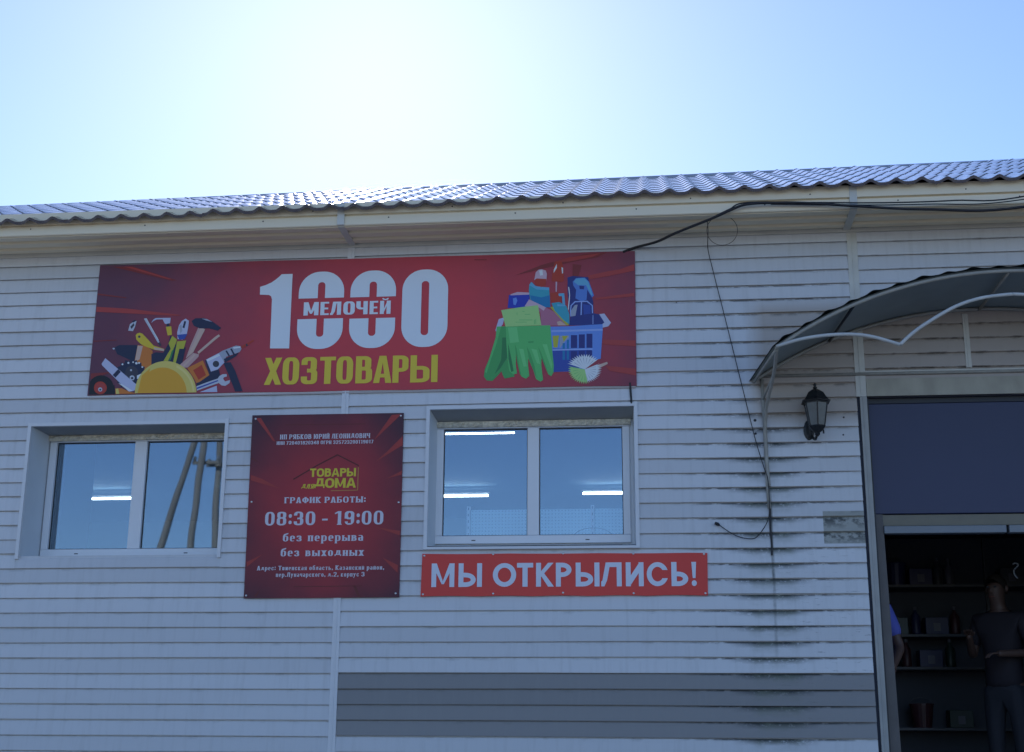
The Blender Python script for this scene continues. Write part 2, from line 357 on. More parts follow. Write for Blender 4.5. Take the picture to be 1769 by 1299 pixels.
            G = st(0)+st(W-v)+[([(0, 1), (v*1.05, 1), (W/2+v*.22, .12 if not sf else .1), (W/2-v*.22, .12 if not sf else .1)], 1), ([(W-v*1.05, 1), (W, 1), (W/2+v*.22, .12), (W/2-v*.22, .12)], 1)]
        elif C == "Х": G = [(dg(0, 0, W-v, 1, v), 1), (dg(W-v, 0, 0, 1, v), 1)]+sbar(0, 0, 0)+sbar(W-v, 0, 0)+sbar(0, 1-h*.62, 0)+sbar(W-v, 1-h*.62, 0)
        elif C == "К": G = st(0)+[([(v*.9, .38), (v*.9, .62), (W-v*1.1, 1), (W, 1)], 1), ([(v*1.0, .62), (W*.46, .56), (W+.02, 0), (W-v*1.12, 0), (v, .45)], 1)]+(sbar(W-v, 0, 0)+sbar(W-v*1.1, 1-h*.62, 0))
        elif C == "А": G = [([(0, 0), (v, 0), (W/2+v*.15, .97), (W/2+v*.55, 1), (W/2-v*.55, 1)], 1), ([(W, 0), (W-v, 0), (W/2-v*.15, .97), (W/2-v*.55, 1), (W/2+v*.55, 1)], 1), (rect(W*.22, .2, W*.78, .2+h), 1)]+sbar(0, 0, 0)+sbar(W-v, 0, 0)
        elif C == "Ч": G = st(W-v)+[(rrect(0, .38, W, 1, W*.35, .25, "1000"), 1), (rrect(v, .38+h, W-v, 1.01, W*.12, .1, "1000"), None)]+st(W-v)+([(rect(-sf, 1-h*.6, v+sf, 1), 1)] if sf else [])
        elif C == "Ц": G = st(0)+st(W-v*1.3)+bar(0, W-v*.3, 0)+[(rect(W-v*.5, -.18, W, h), 1)]
        elif C == "У" : G = [(dg(W*.1, 0, W-v*.9, 1, v*.9), 1), ([(0, 1), (v*1.1, 1), (W*.5+v*.4, .4), (W*.5-v*.3, .3)], 1)]
        elif C == "Ю": G = st(0)+bar(0, W*.45, .5-h/2)+R(W*.36, 0, W, 1)
        elif C == "Ф": G = R(0, .16, W, .86)+st(W/2-v/2)
        elif C == "Ж": G = st(W/2-v/2)+[(dg(0, 0, W*.5-v*.9, .5, v), 1), (dg(0, 1, W*.5-v*.9, .5, v), 1), (dg(W-v, 0, W*.5-v*.1, .5, v), 1), (dg(W-v, 1, W*.5-v*.1, .5, v), 1)]
        elif C == "!": G = [([(W*.12, 1), (W*.88, 1), (W*.72, .33), (W*.28, .33)], 1), (rrect(W*.1, 0, W*.9, .24, .2, .12), 1)]
        elif C == ":": G = [(rrect(0, .08, v, .08+v*1.1, v*.5, v*.5), 1), (rrect(0, .55, v, .55+v*1.1, v*.5, v*.5), 1)]
        elif C == ".": G = [(rrect(0, 0, v, v, v*.5, v*.5), 1)]
        elif C == ",": G = [([(0, v), (v, v), (v, 0), (v*.2, -.18), (v*.5, 0), (0, 0)], 1)]
        elif C == "-": G = [(rect(0, .33, W, .33+h*1.1), 1)]
        elif C == "а": G = R(0, 0, W*.9, .58)+[(rrect(.04, .3, W-.02, 1, W*.4, .3, "0110"), 1), (rrect(0, 0, W*.9, .58, W*.4, .28), 1), (rect(-.01, .6, W-v, 1-h), None), (rrect(v, h, W-v, .58-h*.8, W*.15, .1), None), (rect(W-v, 0, W, .7), 1)]
        elif C == "е": G = R(0, 0, W, 1)+[(rect(v*.7, .45, W-.01, .45+h*.8), 1), (rect(W*.6, h*1.15, W+.01, .45), None), (rect(W-v*.4, .2, W+.01, .45), None)]
        elif C == "р": G = R(0, 0, W, 1)+st(0, -.42, 1)
        elif C == "б": G = R(0, 0, W, 1)+[([(0, .5), (v, .6), (v*1.2, 1.1), (W*.95, 1.28), (W, 1.5), (W*.9, 1.48), (W*.2, 1.3), (0, .95)], 1)]
        elif C == "у": G = [(dg(W*.05, -.42, W-v*.9, 1, v*.8), 1), ([(0, 1), (v*1.1, 1), (W*.5+v*.4, .05), (W*.5-v*.3, 0)], 1)]+(sbar(0, 1-h*.6, 0)+sbar(W-v, 1-h*.6, 0))
        else: G = []
        return G
    def fit(s, sheet, ch, x0, x1, z0, z1, ci=0, shear=0.):
        """one glyph squeezed into a box"""
        W = s.width(ch); k = (x1-x0)/W; hh = z1-z0
        G = [([(x0+px*k+shear*py*hh, z0+py*hh) for px, py in p], (ci if c else None)) for p, c in s.glyph(ch)]
        sheet.add(G)
    def line(s, sheet, text, x0, x1, z, hgt, ci=0, gap=.12, xh=.72, space=.42, slant=0., shear=0.):
        """a line of text whose advance is scaled to fill x0..x1"""
        lens = []; tot = 0
        for ch in text:
            a = space if ch == " " else s.width(ch)*(xh if ch.islower() else 1)+gap
            lens.append(a); tot += a
        tot -= gap; k = (x1-x0)/tot; x = x0
        for ch, a in zip(text, lens):
            if ch != " ":
                vv = s.v
                if ch.islower(): s.v = vv/xh*.82
                hh = hgt*(xh if ch.islower() else 1); gw = (a-gap)*k
                zz = z+slant*(x-x0)
                s.fit(sheet, ch, x, x+gw, zz, zz+hh, ci, shear); s.v = vv
            x += a*k

# measured print layout: photograph position of a mark on the wall plane -> metres on that plane
HC = (0.0049698325, -0.00010506602, -5.5262536, 0.00011615093, -0.0046091776, 7.8062687, 5.1951228e-05, 0.00013167913)
def onwall(x, y):
    d = HC[6]*x+HC[7]*y+1; return ((HC[0]*x+HC[1]*y+HC[2])/d, (HC[3]*x+HC[4]*y+HC[5])/d)
def crop(ox, oy, s): return lambda *P: [onwall(ox+x/s, oy+y/s) for x, y in P]

# ================================================================ setting: ground
GROUND = mat("packed_gravel_ground", (.26, .25, .235), .9, var=.25, scale=.8, bump=.6, bscale=25)
g = MB(); g.box(-400, 400, -400, 400, -.5, 0)
tag(g.build("ground", GROUND), kind="structure")

# ================================================================ the shop building
B = empty("shop_building", (0, 0, 0), "long single storey building with white vinyl siding, beige eaves and dark blue tiled metal roof", "building")
XL, XR = -8.6, 6.6
W1 = (-4.845, -3.283, 2.985, 4.015); W2 = (-1.685, -.138, 3.050, 4.090); DO = (1.575, 3.33, 1.2, 4.125)
OPEN = (W1, W2, DO)
# wall core behind the siding, cut around the openings
xs = sorted({XL, XR, *(o[0] for o in OPEN), *(o[1] for o in OPEN)}); zs = sorted({0, 5.45, *(o[2] for o in OPEN), *(o[3] for o in OPEN)})
core = MB()
for i in range(len(xs)-1):
    for j in range(len(zs)-1):
        cx, cz = (xs[i]+xs[i+1])/2, (zs[j]+zs[j+1])/2
        if any(o[0] < cx < o[1] and o[2] < cz < o[3] for o in OPEN): continue
        core.box(xs[i], xs[i+1], 0, .3, zs[j], zs[j+1])
core.build("wall", CORE, B)
side = MB(); side.box(XL, XL+.3, .301, 7.6, 0, 5.45).box(XR-.3, XR, .301, 7.6, 0, 5.45).box(XL, XR, 7.6, 7.9, 0, 5.45)
side.build("side_and_back_wall", SIDING, B)

# siding courses, one object each
def course(x0, x1, z0, z1, m, full=True):
    nx = max(2, int((x1-x0)/.45)+1); v = []; f = []
    h = z1-z0
    prof = [(-.0190, z0+.012), (-.0195, z0+.001), (-.0225, z0), (-.0235, z0+.004), (-.0185, z0+h*.5), (-.0150, z0+h*.80), (-.0120, z1-.0075), (-.0030, z1-.0055), (-.0025, z1+.014)]
    dz0 = random.uniform(-.0015, .0015); ph = random.uniform(0, 6)
    for i in range(nx):
        x = x0+(x1-x0)*i/(nx-1)
        wv = .0014*sin(x*1.7+ph)+random.uniform(-.0006, .0006); wy = .0014*sin(x*2.3+ph*2)
        for k, (y, z) in enumerate(prof): v.append((x, y-(abs(wy) if k else 0), z+wv+dz0))
    n = len(prof)
    for i in range(nx-1):
        for k in range(n-1): a = i*n+k; f.append((a, a+n, a+n+1, a+1))
    return mesh_obj("siding_panel", v, f, m, B)
SECT = ((XL, -2.372), (-2.322, 1.505), (1.575, XR))
k = -15
while True:
    z0 = CZ+k*CH; z1 = z0+CH; k += 1
    if z1 < .05: continue
    if z0 > 5.43: break
    z1 = min(z1, 5.445)
    for si, (a, b) in enumerate(SECT):
        off = (0, .004, -.006)[si]
        segs = [(a, b, z0, z1)]
        for o in OPEN:
            o = (o[0]-.026, o[1]+.026, o[2]-(0 if o is W1 else .026), o[3]+.018)
            if o[2] < 1.5: o = (o[0]-.02, o[1], o[2], o[3]+.0)
            new = []
            for (p, q, u, t) in segs:
                if q <= o[0] or p >= o[1] or t <= o[2] or u >= o[3]: new.append((p, q, u, t)); continue
                if p < o[0]-.02: new.append((p, o[0], u, t))
                if q > o[1]+.02: new.append((o[1], q, u, t))
                pm, qm = max(p, o[0]), min(q, o[1])
                if u < o[2]-.012: new.append((pm, qm, u, o[2]))
                if t > o[3]+.012: new.append((pm, qm, o[3], t))
            segs = new
        for (p, q, u, t) in segs:
            grey = si == 1 and 1.67 < (z0+z1)/2 < 2.125
            course(p, q, u+off, t+off, SIDING_GREY if grey else SIDING)
# vertical joint strips between the siding sections
def strip(x0, x1, z0, z1, m, y0=-.026, name="joint_strip", parent=B):
    s = MB().box(x0, x1, y0, -.002, z0, z1).box((x0+x1)/2-.004, (x0+x1)/2+.004, y0-.004, y0, z0+.001, z1-.001)
    return s.build(name, m, parent)
strip(-2.375, -2.320, 0.05, 5.445, TRIM); strip(1.503, 1.577, 4.13, 5.445, TRIM_DIRTY); AGED = mat("aged_trim", (.33, .33, .31), .5, var=.25, scale=6, bump=.1, bscale=20); strip(1.527, 1.577, 0.05, 4.129, AGED)
# strips above the doorway
strip(2.31, 2.35, 4.335, 4.75, TRIM_DIRTY)
MB().box(1.579, XR, -.024, -.017, 4.295, 4.325).build("door_head_moulding", TRIM_DIRTY, B)
MB().box(1.579, 3.4, -.030, -.0195, 4.130, 4.262).build("door_head_board", mat("stained_board", (.36, .34, .27), .6, var=.4, scale=7, stretch=(1, 1, .5)), B)
# small holes left by old fixings
for x, z, r in ((.756, 3.964, .012), (.756, 3.863, .010), (1.403, 3.975, .007), (1.392, 3.843, .007), (-3.45, 4.4, .004), (.2, 4.9, .004)):
    h_ = MB().lathe([(r, 0), (r*.8, .008)], (0, 0, 0), 10).build("screw_hole", SEAL, B); h_.rotation_euler = (pi/2, 0, 0); h_.location = (x, -.0175, z)

# eaves: fascia boards, soffit boards, joint strips
FY = -.45
for (a, b) in ((XL, -2.36), (-2.31, 1.475), (1.53, XR)):
    f_ = MB(); n0 = 2
    f_.add([(a, FY+.002, 5.444), (b, FY+.002, 5.444), (b, FY-.004, 5.450), (a, FY-.004, 5.450), (b, FY-.001, 5.520), (a, FY-.001, 5.520), (b, FY+.011, 5.531), (a, FY+.011, 5.531), (b, FY-.016, 5.533), (a, FY-.016, 5.533), (b, FY-.014, 5.625), (a, FY-.014, 5.625), (a, FY+.012, 5.625), (b, FY+.012, 5.625), (a, FY+.012, 5.444), (b, FY+.012, 5.444)],
           [(0,1,2,3),(3,2,4,5),(5,4,6,7),(7,6,8,9),(9,8,10,11),(11,10,13,12),(14,15,1,0)])
    f_.build("fascia_board", SOFFIT, B)
    ys = [-.434, -.30, -.155, -.030]
    for i in range(3):
        y0, y1 = ys[i], ys[i+1]
        s_ = MB().add([(a, y0, 5.470), (b, y0, 5.470), (b, y0+.003, 5.438), (a, y0+.003, 5.438), (b, y0+.07, 5.443), (a, y0+.07, 5.443), (b, y1-.022, 5.452), (a, y1-.022, 5.452), (b, y1, 5.464), (a, y1, 5.464)],
                  [(0,1,2,3),(3,2,4,5),(5,4,6,7),(7,6,8,9)])
        s_.build("soffit_board", SOFFIT, B)
MB().box(XL, XR, -.036, -.004, 5.425, 5.466).build("wall_top_moulding", TRIM_DIRTY, B)
for x in (-2.335, 1.503):
    MB().box(x-.027, x+.027, FY-.018, FY+.012, 5.447, 5.62).box(x-.027, x+.027, FY+.012, -.034, 5.438, 5.462).build("eave_joint_strip", TRIM_DIRTY, B)
for i in range(19):
    x = -5.3+i*.47+random.uniform(-.1, .1)
    s_ = MB().lathe([(.006, 0), (.004, .004)], (0, 0, 0), 8).build("nail_head", SEAL, B); s_.rotation_euler = (pi/2, 0, 0); s_.location = (x, FY-.0015 if i % 2 else FY-.0145, 5.50 if i % 2 else 5.565)

# roof of pressed metal tile: sheets six waves wide
PIT, NW, RUN, ROWH = .183, 6, 3.23, .35
ang = math.atan2(1.39, 2.92)
def tile_sheet():
    v = []; f = []; nx = NW*10; rows = int(RUN/ROWH)+1; lines = []
    for r in range(rows):
        s0 = r*ROWH; s1 = min(s0+ROWH, RUN)
        lines += [(s0, .0042), (s0+.008, .005), (s0+(s1-s0)*.6, .002), (s1-.0015, 0)]
        if s1 >= RUN: break
    for (s, hgt) in lines:
        for i in range(nx+1):
            x = i/nx*NW*PIT; t = (i/nx*NW) % 1
            wv = (.5-.5*cos(2*pi*t))**2.4*.026
            edge = .012*(.5-.5*cos(2*pi*t)) if s in (0,) else 0
            n_ = hgt+wv
            y = s*cos(ang)-n_*sin(ang)-edge; z = s*sin(ang)+n_*cos(ang)
            v.append((x, y, z))
    W_ = nx+1
    for j in range(len(lines)-1):
        for i in range(nx): a = j*W_+i; f.append((a, a+1, a+W_+1, a+W_))
    # turned lip at the eave
    k = len(v)
    for i in range(W_): x, y, z = v[i]; v.append((x, y+.006, z-.022))
    for i in range(nx): f.append((k+i, k+i+1, i+1, i))
    me = bpy.data.meshes.new("roof_sheet"); me.from_pydata(v, [], f); me.materials.append(ROOF)
    me.polygons.foreach_set("use_smooth", [True]*len(f)); me.update()
    return me
tm = tile_sheet()
for i in range(14):
    o = bpy.data.objects.new("roof_sheet", tm); COL.objects.link(o); o.parent = B
    x = XL-.3+i*NW*PIT; o.location = (x, -.520+random.uniform(-.003, .003), 5.588+.0115*x+random.uniform(-.003, .003)+(.002 if i % 2 else 0))
    o.rotation_euler = (0, -.0115, 0)
    md = o.modifiers.new("es", "EDGE_SPLIT"); md.split_angle = rad(50)
MB().tube([(XL-.4, 2.44, 6.985+.0115*(XL-.4)), (XR+.6, 2.44, 6.985+.0115*(XR+.6))], .035, 12).build("ridge_cap", RIDGE, B, True)
v = [(XL-.3, 2.46, 6.86), (XR+.3, 2.46, 7.03), (XR+.3, 8.3, 5.5), (XL-.3, 8.3, 5.4)]
mesh_obj("rear_roof", v, [(0, 1, 2, 3)], ROOF, B)
mesh_obj("roof_underlay", [(XL, -.44, 5.60+.0115*XL), (XR, -.44, 5.60+.0115*XR), (XR, 2.42, 6.90+.0115*XR), (XL, 2.42, 6.90+.0115*XL)], [(0, 1, 2, 3)], CORE, B)

# ---------------------------------------------------------------- windows
def window(o, yf, gx, gz, foam_z, pale, sill):
    x0, x1, z0, z1 = o; g1, g2, g3, g4 = gx; b, t = gz
    win = MB()
    fo, fi = yf-.03, yf+.04
    L, R_, T, Bm = g1-.055, g4+.055, t+.015, b-.06
    def boxes(mb, lst):
        for q in lst: mb.box(*q)
        return mb
    fr = boxes(win, [(L, R_, fo, fi, b-.062, b), (L, R_, fo, fi, t, t+.009), (L, g1, fo+.0007, fi, b+.0005, t-.0005), (g4, R_, fo+.0007, fi, b+.0005, t-.0005), (g2, g3, fo+.0007, fi, b+.0005, t-.0005)])
    W = fr.build("window", FRAME, B); bevel(W, .006, 2)
    ch = MB(); gg = .012                                   # glazing beads and dark seals
    for (p, q) in ((g1, g2), (g3, g4)):
        s = MB().box(p, q, yf-.002, yf+.01, b, b+.007).box(p, q, yf-.002, yf+.01, t-.009, t).box(p, p+.006, yf-.002, yf+.01, b+.007, t-.009).box(q-.006, q, yf-.002, yf+.01, b+.007, t-.009)
        s.build("seal", SEAL, W)
        MB().box(p+.006, q-.006, yf+.002, yf+.006, b+.007, t-.009).build("pane", GLASS, W)
    # drain slots in the bottom rail
    for xx in (g1+(g2-g1)*.35, g3+(g4-g3)*.55): MB().box(xx, xx+.03, fo-.001, fo+.004, b-.040, b-.033).build("drain_slot", SEAL, W)
    # foam strip above the frame
    fm = MB(); n = 60; zf0, zf1 = t+.0095, foam_z
    vv = []; ff = []
    for i in range(n+1):
        for j in range(4):
            x = L-.01+(R_-L+.02)*i/n; z = zf0+(zf1-zf0)*j/3
            vv.append((x, fo-.004-random.uniform(0, .026)*(1 if 0 < j < 3 else .3), z+(random.uniform(-.005, .005) if j in (1, 2) else 0)))
    for i in range(n):
        for j in range(3): a = i*4+j; ff.append((a, a+4, a+5, a+1))
    mesh_obj("foam_strip", vv, ff, FOAM, W)
    # reveals: left, right, head, sill lining
    ins = .03
    rv = MB().add([(x0, -.004, z0), (x0, -.004, z1), (x0+ins, fo+.01, foam_z), (x0+ins, fo+.01, z0+.03)], [(0, 1, 2, 3)])
    rv.build("reveal_left", REVEAL, W)
    MB().add([(x1, -.004, z0), (x1, -.004, z1), (x1-.012, fo+.01, foam_z), (x1-.012, fo+.01, z0+.03)], [(0, 3, 2, 1)]).build("reveal_right", REVEAL, W)
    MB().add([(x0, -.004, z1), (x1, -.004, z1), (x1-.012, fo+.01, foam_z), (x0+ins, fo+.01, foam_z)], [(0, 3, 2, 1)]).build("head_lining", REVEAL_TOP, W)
    MB().add([(x0, -.004, z0), (x1, -.004, z0), (x1, fo, z0+.03), (x0, fo, z0+.03)], [(0, 1, 2, 3)]).build("sill_lining", REVEAL, W)
    # gap filler between frame and opening
    fl = MB().box(x0-.02, L, yf-.01, fi, z0, z1).box(R_, x1+.02, yf-.01, fi, z0, z1).box(x0, x1, yf-.008, fi, zf0, z1).box(x0, x1, yf-.008, fi, z0-.01, b-.062)
    fl.build("gap_filler", FRAME, W)
    # outer casing strips
    c = .027
    MB().box(x0-c, x0, -.034, -.003, z0-.01, z1+c).build("casing_side", TRIM, W)
    MB().box(x1, x1+c, -.034, -.003, z0-.01, z1+c+.006).build("casing_side", TRIM, W)
    MB().box(x0, x1, -.033, -.003, z1, z1+c-.001).build("casing_head", TRIM, W)
    if sill:
        MB().box(x0-c, x1+c, -.045, -.003, z0-.030, z0-.011).build("casing_sill", TRIM, W)
        MB().box(x0+.33, x1-.1, -.041, -.004, z0-.011, z0-.004).build("black_gap", SEAL, W)
    return W
window(W1, .28, (-4.752, -4.103, -4.003, -3.345), (3.087, 3.946), 3.999, 0, False)
window(W2, .20, (-1.606, -.957, -.867, -.232), (3.152, 3.982), 4.037, 0, True)

# ---------------------------------------------------------------- room behind the windows
room = MB().box(XL+.3, 1.2, 7.3, 7.6, 1.2, 4.469).box(1.2, 1.3, .3, 7.6, 1.2, 4.469); room.build("room_wall", ROOMWALL, B)  # right-hand partition is added, unseen, to keep the tube light out of the hall
MB().box(XL+.3, XR-.3, .301, 7.599, 4.47, 4.5).build("room_ceiling", CEIL, B)
MB().box(XL+.3, XR-.3, .301, 7.599, 1.0, 1.199).build("room_floor", FLOOR, B)
MB().box(-4.86, -4.70, .33, .9, 1.2, 4.40).build("inner_column", mat("grey_column", (.05, .06, .08), .7, var=.1), B)

def tube_light(x, y, L, label, z=4.36, r=.014):
    t = empty("ceiling_light", (x, y, z), label, "lamp", "tube lights on the shop ceiling")
    MB().box(-L/2-.02, L/2+.02, .0, .03, .030, .039).build("housing", CASE, t)
    MB().tube([(-L/2, 0, 0), (L/2, 0, 0)], r, 10).build("tube", TUBE, t)
    return t
tube_light(-6.33, 5.0, .70, "single white light tube glowing behind the left window's left pane")
tube_light(-2.35, 5.1, .97, "white light tube at mid height in the left pane of the right window")
tube_light(-.33, 5.1, .93, "white light tube at mid height in the right pane of the right window", 4.37)
tube_light(-1.75, 1.55, 1.10, "thin white light tube at the top of the right window's left pane", 4.262, .007)
tube_light(-4.4, 5.0, .9, "light tube on the ceiling hidden between the two windows")

# perforated rack seen low in the right window
rk = empty("perforated_rack", (-.8, .5, 1.2), "pale perforated metal rack standing low behind the glass of the right window", "rack")
PERF = mat("pale_perforated_metal", (.72, .92, .94), .45, var=.06, scale=5)
n = PERF.node_tree; g_ = n.nodes.new("ShaderNodeNewGeometry"); sp = n.nodes.new("ShaderNodeSeparateXYZ"); n.links.new(g_.outputs["Position"], sp.inputs[0])
def cell(s, p): return math_node(n, 'ABSOLUTE', math_node(n, 'SUBTRACT', math_node(n, 'FRACT', math_node(n, 'DIVIDE', s, p)), .5))
dd = math_node(n, 'ADD', math_node(n, 'POWER', cell(sp.outputs[0], .026), 2), math_node(n, 'POWER', cell(sp.outputs[2], .026), 2))
hole = math_node(n, 'LESS_THAN', dd, .045); mx = n.nodes.new("ShaderNodeMixRGB"); b_ = n.nodes["Principled BSDF"]
n.links.new(hole, mx.inputs[0]); n.links.new(b_.inputs["Base Color"].links[0].from_socket, mx.inputs[1]); mx.inputs[2].default_value = (.44, .60, .66, 1); n.links.new(mx.outputs[0], b_.inputs["Base Color"])
for i in range(3):
    x = -1.43+i*.485; z0 = 2.1
    part(bevel(MB().box(x, x+.465, .5, .515, z0, 3.405).build("perforated_panel", PERF)), rk)
for x in (-1.447, -.478, .02):
    part(MB().box(x-.014, x+.014, .478, .499, 1.2, 3.43).build("upright", FRAME), rk)
    for j in range(9):
        part(MB().box(x-.003, x+.003, .4765, .479, 3.40-j*.05, 3.42-j*.05).build("slot", SEAL), rk)
hp = [(-.47+.155*cos(a), .36, 3.15+.083*sin(a)) for a in [pi*i/16 for i in range(17)]]
MB().tube([(-.315, .36, 3.0)]+hp+[(-.625, .36, 3.0)], .003, 6).build("wire_hoop", CABLE)
tag(bpy.data.objects["wire_hoop"], "thin dark arched wire behind the lower right glass", "wire")

# ---------------------------------------------------------------- doorway
D = empty("doorway", (2.45, 0, 1.2), "wide dark doorway under the curved canopy with dark blue panel above", "doorway")
part(bevel(MB().box(1.590, 3.32, .035, .06, 3.262, 4.085).build("blue_panel", BLUEP), .004), D)
part(MB().box(1.590, 3.32, .03, .10, 4.086, 4.122).build("panel_head", SEAL), D)
part(MB().box(1.648, 3.26, .05, .12, 3.178, 3.256).build("lintel", LINTEL), D)
part(bevel(MB().box(1.648, 2.505, .02, .10, 3.118, 3.172).build("rail", RAIL)), D); part(bevel(MB().box(2.525, 3.26, .02, .10, 3.118, 3.172).build("rail", RAIL)), D)
for s in (0, 1):
    X = (lambda x: x) if not s else (lambda x: 4.905-x)
    j = MB().add([(X(1.592), .04, 3.26), (X(1.646), .04, 3.26), (X(1.672), .04, 1.2), (X(1.592), .04, 1.2), (X(1.592), .14, 3.26), (X(1.646), .14, 3.26), (X(1.672), .14, 1.2), (X(1.592), .14, 1.2)],
                 [(0,1,2,3),(4,7,6,5),(0,4,5,1),(1,5,6,2),(2,6,7,3),(3,7,4,0)])
    part(j.build("jamb", JAMB), D)
    part(MB().box(min(X(1.578), X(1.5905)), max(X(1.578), X(1.5905)), -.004, .06, 1.2, 4.12).build("seal_strip", SEAL), D)
hall = MB().box(1.3, 6.2, 4.2, 4.3, 1.2, 4.4).box(5.9, 6.0, .3, 4.2, 1.2, 4.4).box(1.30, 1.33, .3, 4.2, 1.2, 4.4); hall.build("hall_wall", DIM, B)
MB().box(1.331, 5.899, .302, 4.19, 4.36, 4.4).build("hall_ceiling", DIM, B)

# shelves in the hall
sh = empty("shelf_unit", (2.7, 2.7, 1.2), "dim dark shelving unit inside the doorway, loaded with goods", "shelf")
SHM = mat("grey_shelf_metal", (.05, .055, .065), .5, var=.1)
for z in (3.035, 2.60, 2.317, 1.8): part(MB().box(1.8, 4.2, 2.5, 2.9, z-.022, z).build("shelf_board", SHM), sh)
for x in (1.82, 3.0, 4.18): part(MB().box(x-.015, x+.015, 2.87, 2.9, 1.2, 3.5).build("upright", SHM), sh)
part(MB().box(1.8, 4.2, 2.905, 2.915, 1.3, 3.5).build("back_panel", mat("dark_back", (.055, .065, .085), .7)), sh)
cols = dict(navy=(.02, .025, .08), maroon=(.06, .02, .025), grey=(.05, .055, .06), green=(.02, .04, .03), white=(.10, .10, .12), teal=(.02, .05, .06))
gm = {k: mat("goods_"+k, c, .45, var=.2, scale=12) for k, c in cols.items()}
def goods(kind, x, z, col, label, y=2.64, s=1.):
    if kind == "bucket":
        t = empty("bucket", (x, y, z), label, "bucket")
        MB().lathe([(.075*s, 0), (.1*s, .19*s), (.107*s, .19*s), (.107*s, .205*s), (.09*s, .205*s)], (0, 0, 0), 18).build("pail", gm[col], t, False)
        MB().tube([(.1*s*cos(a), .02, .2*s+.06*s*sin(a)) for a in [pi*i/10 for i in range(11)]], .004, 5).build("handle", SHM, t)
    elif kind == "bottle":
        t = empty("bottle", (x, y, z), label, "bottle")
        MB().lathe([(.038*s, 0), (.042*s, .02*s), (.042*s, .16*s), (.016*s, .2*s), (.016*s, .22*s)], (0, 0, 0), 14).build("flask", gm[col], t, True)
        MB().lathe([(.02*s, .22*s), (.018*s, .25*s)], (0, 0, 0), 12).build("cap", gm["white"], t)
    else:
        t = empty("carton", (x, y, z), label, "box")
        bevel(MB().box(-.1*s, .1*s, -.08, .08, 0, .15*s).build("body", gm[col], t), .004); MB().box(-.03, .03, -.0805, -.0795, .03, .10*s).build("sticker", gm["white"], t)
    return t
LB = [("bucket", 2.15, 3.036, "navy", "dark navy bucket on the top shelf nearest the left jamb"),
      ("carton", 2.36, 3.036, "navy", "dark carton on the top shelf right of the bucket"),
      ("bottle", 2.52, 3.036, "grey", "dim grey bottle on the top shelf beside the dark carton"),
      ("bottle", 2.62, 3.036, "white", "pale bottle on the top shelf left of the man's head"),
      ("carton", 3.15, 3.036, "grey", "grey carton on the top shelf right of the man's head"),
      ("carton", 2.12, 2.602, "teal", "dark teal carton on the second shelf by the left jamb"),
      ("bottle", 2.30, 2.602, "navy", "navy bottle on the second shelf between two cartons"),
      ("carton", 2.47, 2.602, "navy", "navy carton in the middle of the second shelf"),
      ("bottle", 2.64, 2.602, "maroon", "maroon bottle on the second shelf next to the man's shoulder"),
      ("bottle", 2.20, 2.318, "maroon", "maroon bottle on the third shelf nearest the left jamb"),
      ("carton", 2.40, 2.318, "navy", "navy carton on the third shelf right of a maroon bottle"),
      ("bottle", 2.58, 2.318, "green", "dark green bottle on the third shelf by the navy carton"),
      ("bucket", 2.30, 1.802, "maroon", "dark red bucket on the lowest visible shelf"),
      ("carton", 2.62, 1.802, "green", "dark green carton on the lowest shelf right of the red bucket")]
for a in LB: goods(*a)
hk = [(2.672, .6, 2.965), (2.69, .6, 2.972), (2.712, .6, 2.962), (2.70, .6, 2.945), (2.680, .6, 2.925), (2.676, .6, 2.895), (2.69, .6, 2.868), (2.70, .6, 2.862)]
MB().tube(spline(hk, 5), .006, 6).build("cord_loop", mat("white_cord", (.12, .12, .12), .5))
tag(bpy.data.objects["cord_loop"], "small curled white cord hanging inside the doorway at the right edge", "cord")

# ---------------------------------------------------------------- people in the hall
SKIN = mat("skin", (.095, .055, .042), .55, var=.06, scale=20); HAIR = mat("dark_hair", (.02, .015, .012), .6, var=.3, scale=80)
def skinned(name, chains, m, parent, sub=1):
    """chains: list of [(pt, r), ...] or with branch index: ('b', chain, idx)"""
    me = bpy.data.meshes.new(name); V = []; E = []; Rr = []; roots = []
    for c in chains:
        first = len(V)
        if isinstance(c, tuple): prev = c[0]; c = c[1]; 
        else: prev = None; roots.append(first)
        for p, r in c:
            V.append(p); Rr.append(r)
            if prev is not None: E.append((prev, len(V)-1))
            prev = len(V)-1
    me.from_pydata(V, E, []); o = bpy.data.objects.new(name, me); COL.objects.link(o)
    md = o.modifiers.new("s", "SKIN"); md.use_smooth_shade = True; sv = me.skin_vertices[0].data
    for i, r in enumerate(Rr): sv[i].radius = (r, r) if not isinstance(r, tuple) else r
    for r in roots: sv[r].use_root = True
    ss = o.modifiers.new("ss", "SUBSURF"); ss.levels = sub; ss.render_levels = sub
    dg_ = bpy.context.evaluated_depsgraph_get(); ev = bpy.data.meshes.new_from_object(o.evaluated_get(dg_))
    o.modifiers.clear(); o.data = ev; ev.materials.clear(); ev.materials.append(m)
    for p in ev.polygons: p.use_smooth = True
    o.parent = parent; return o
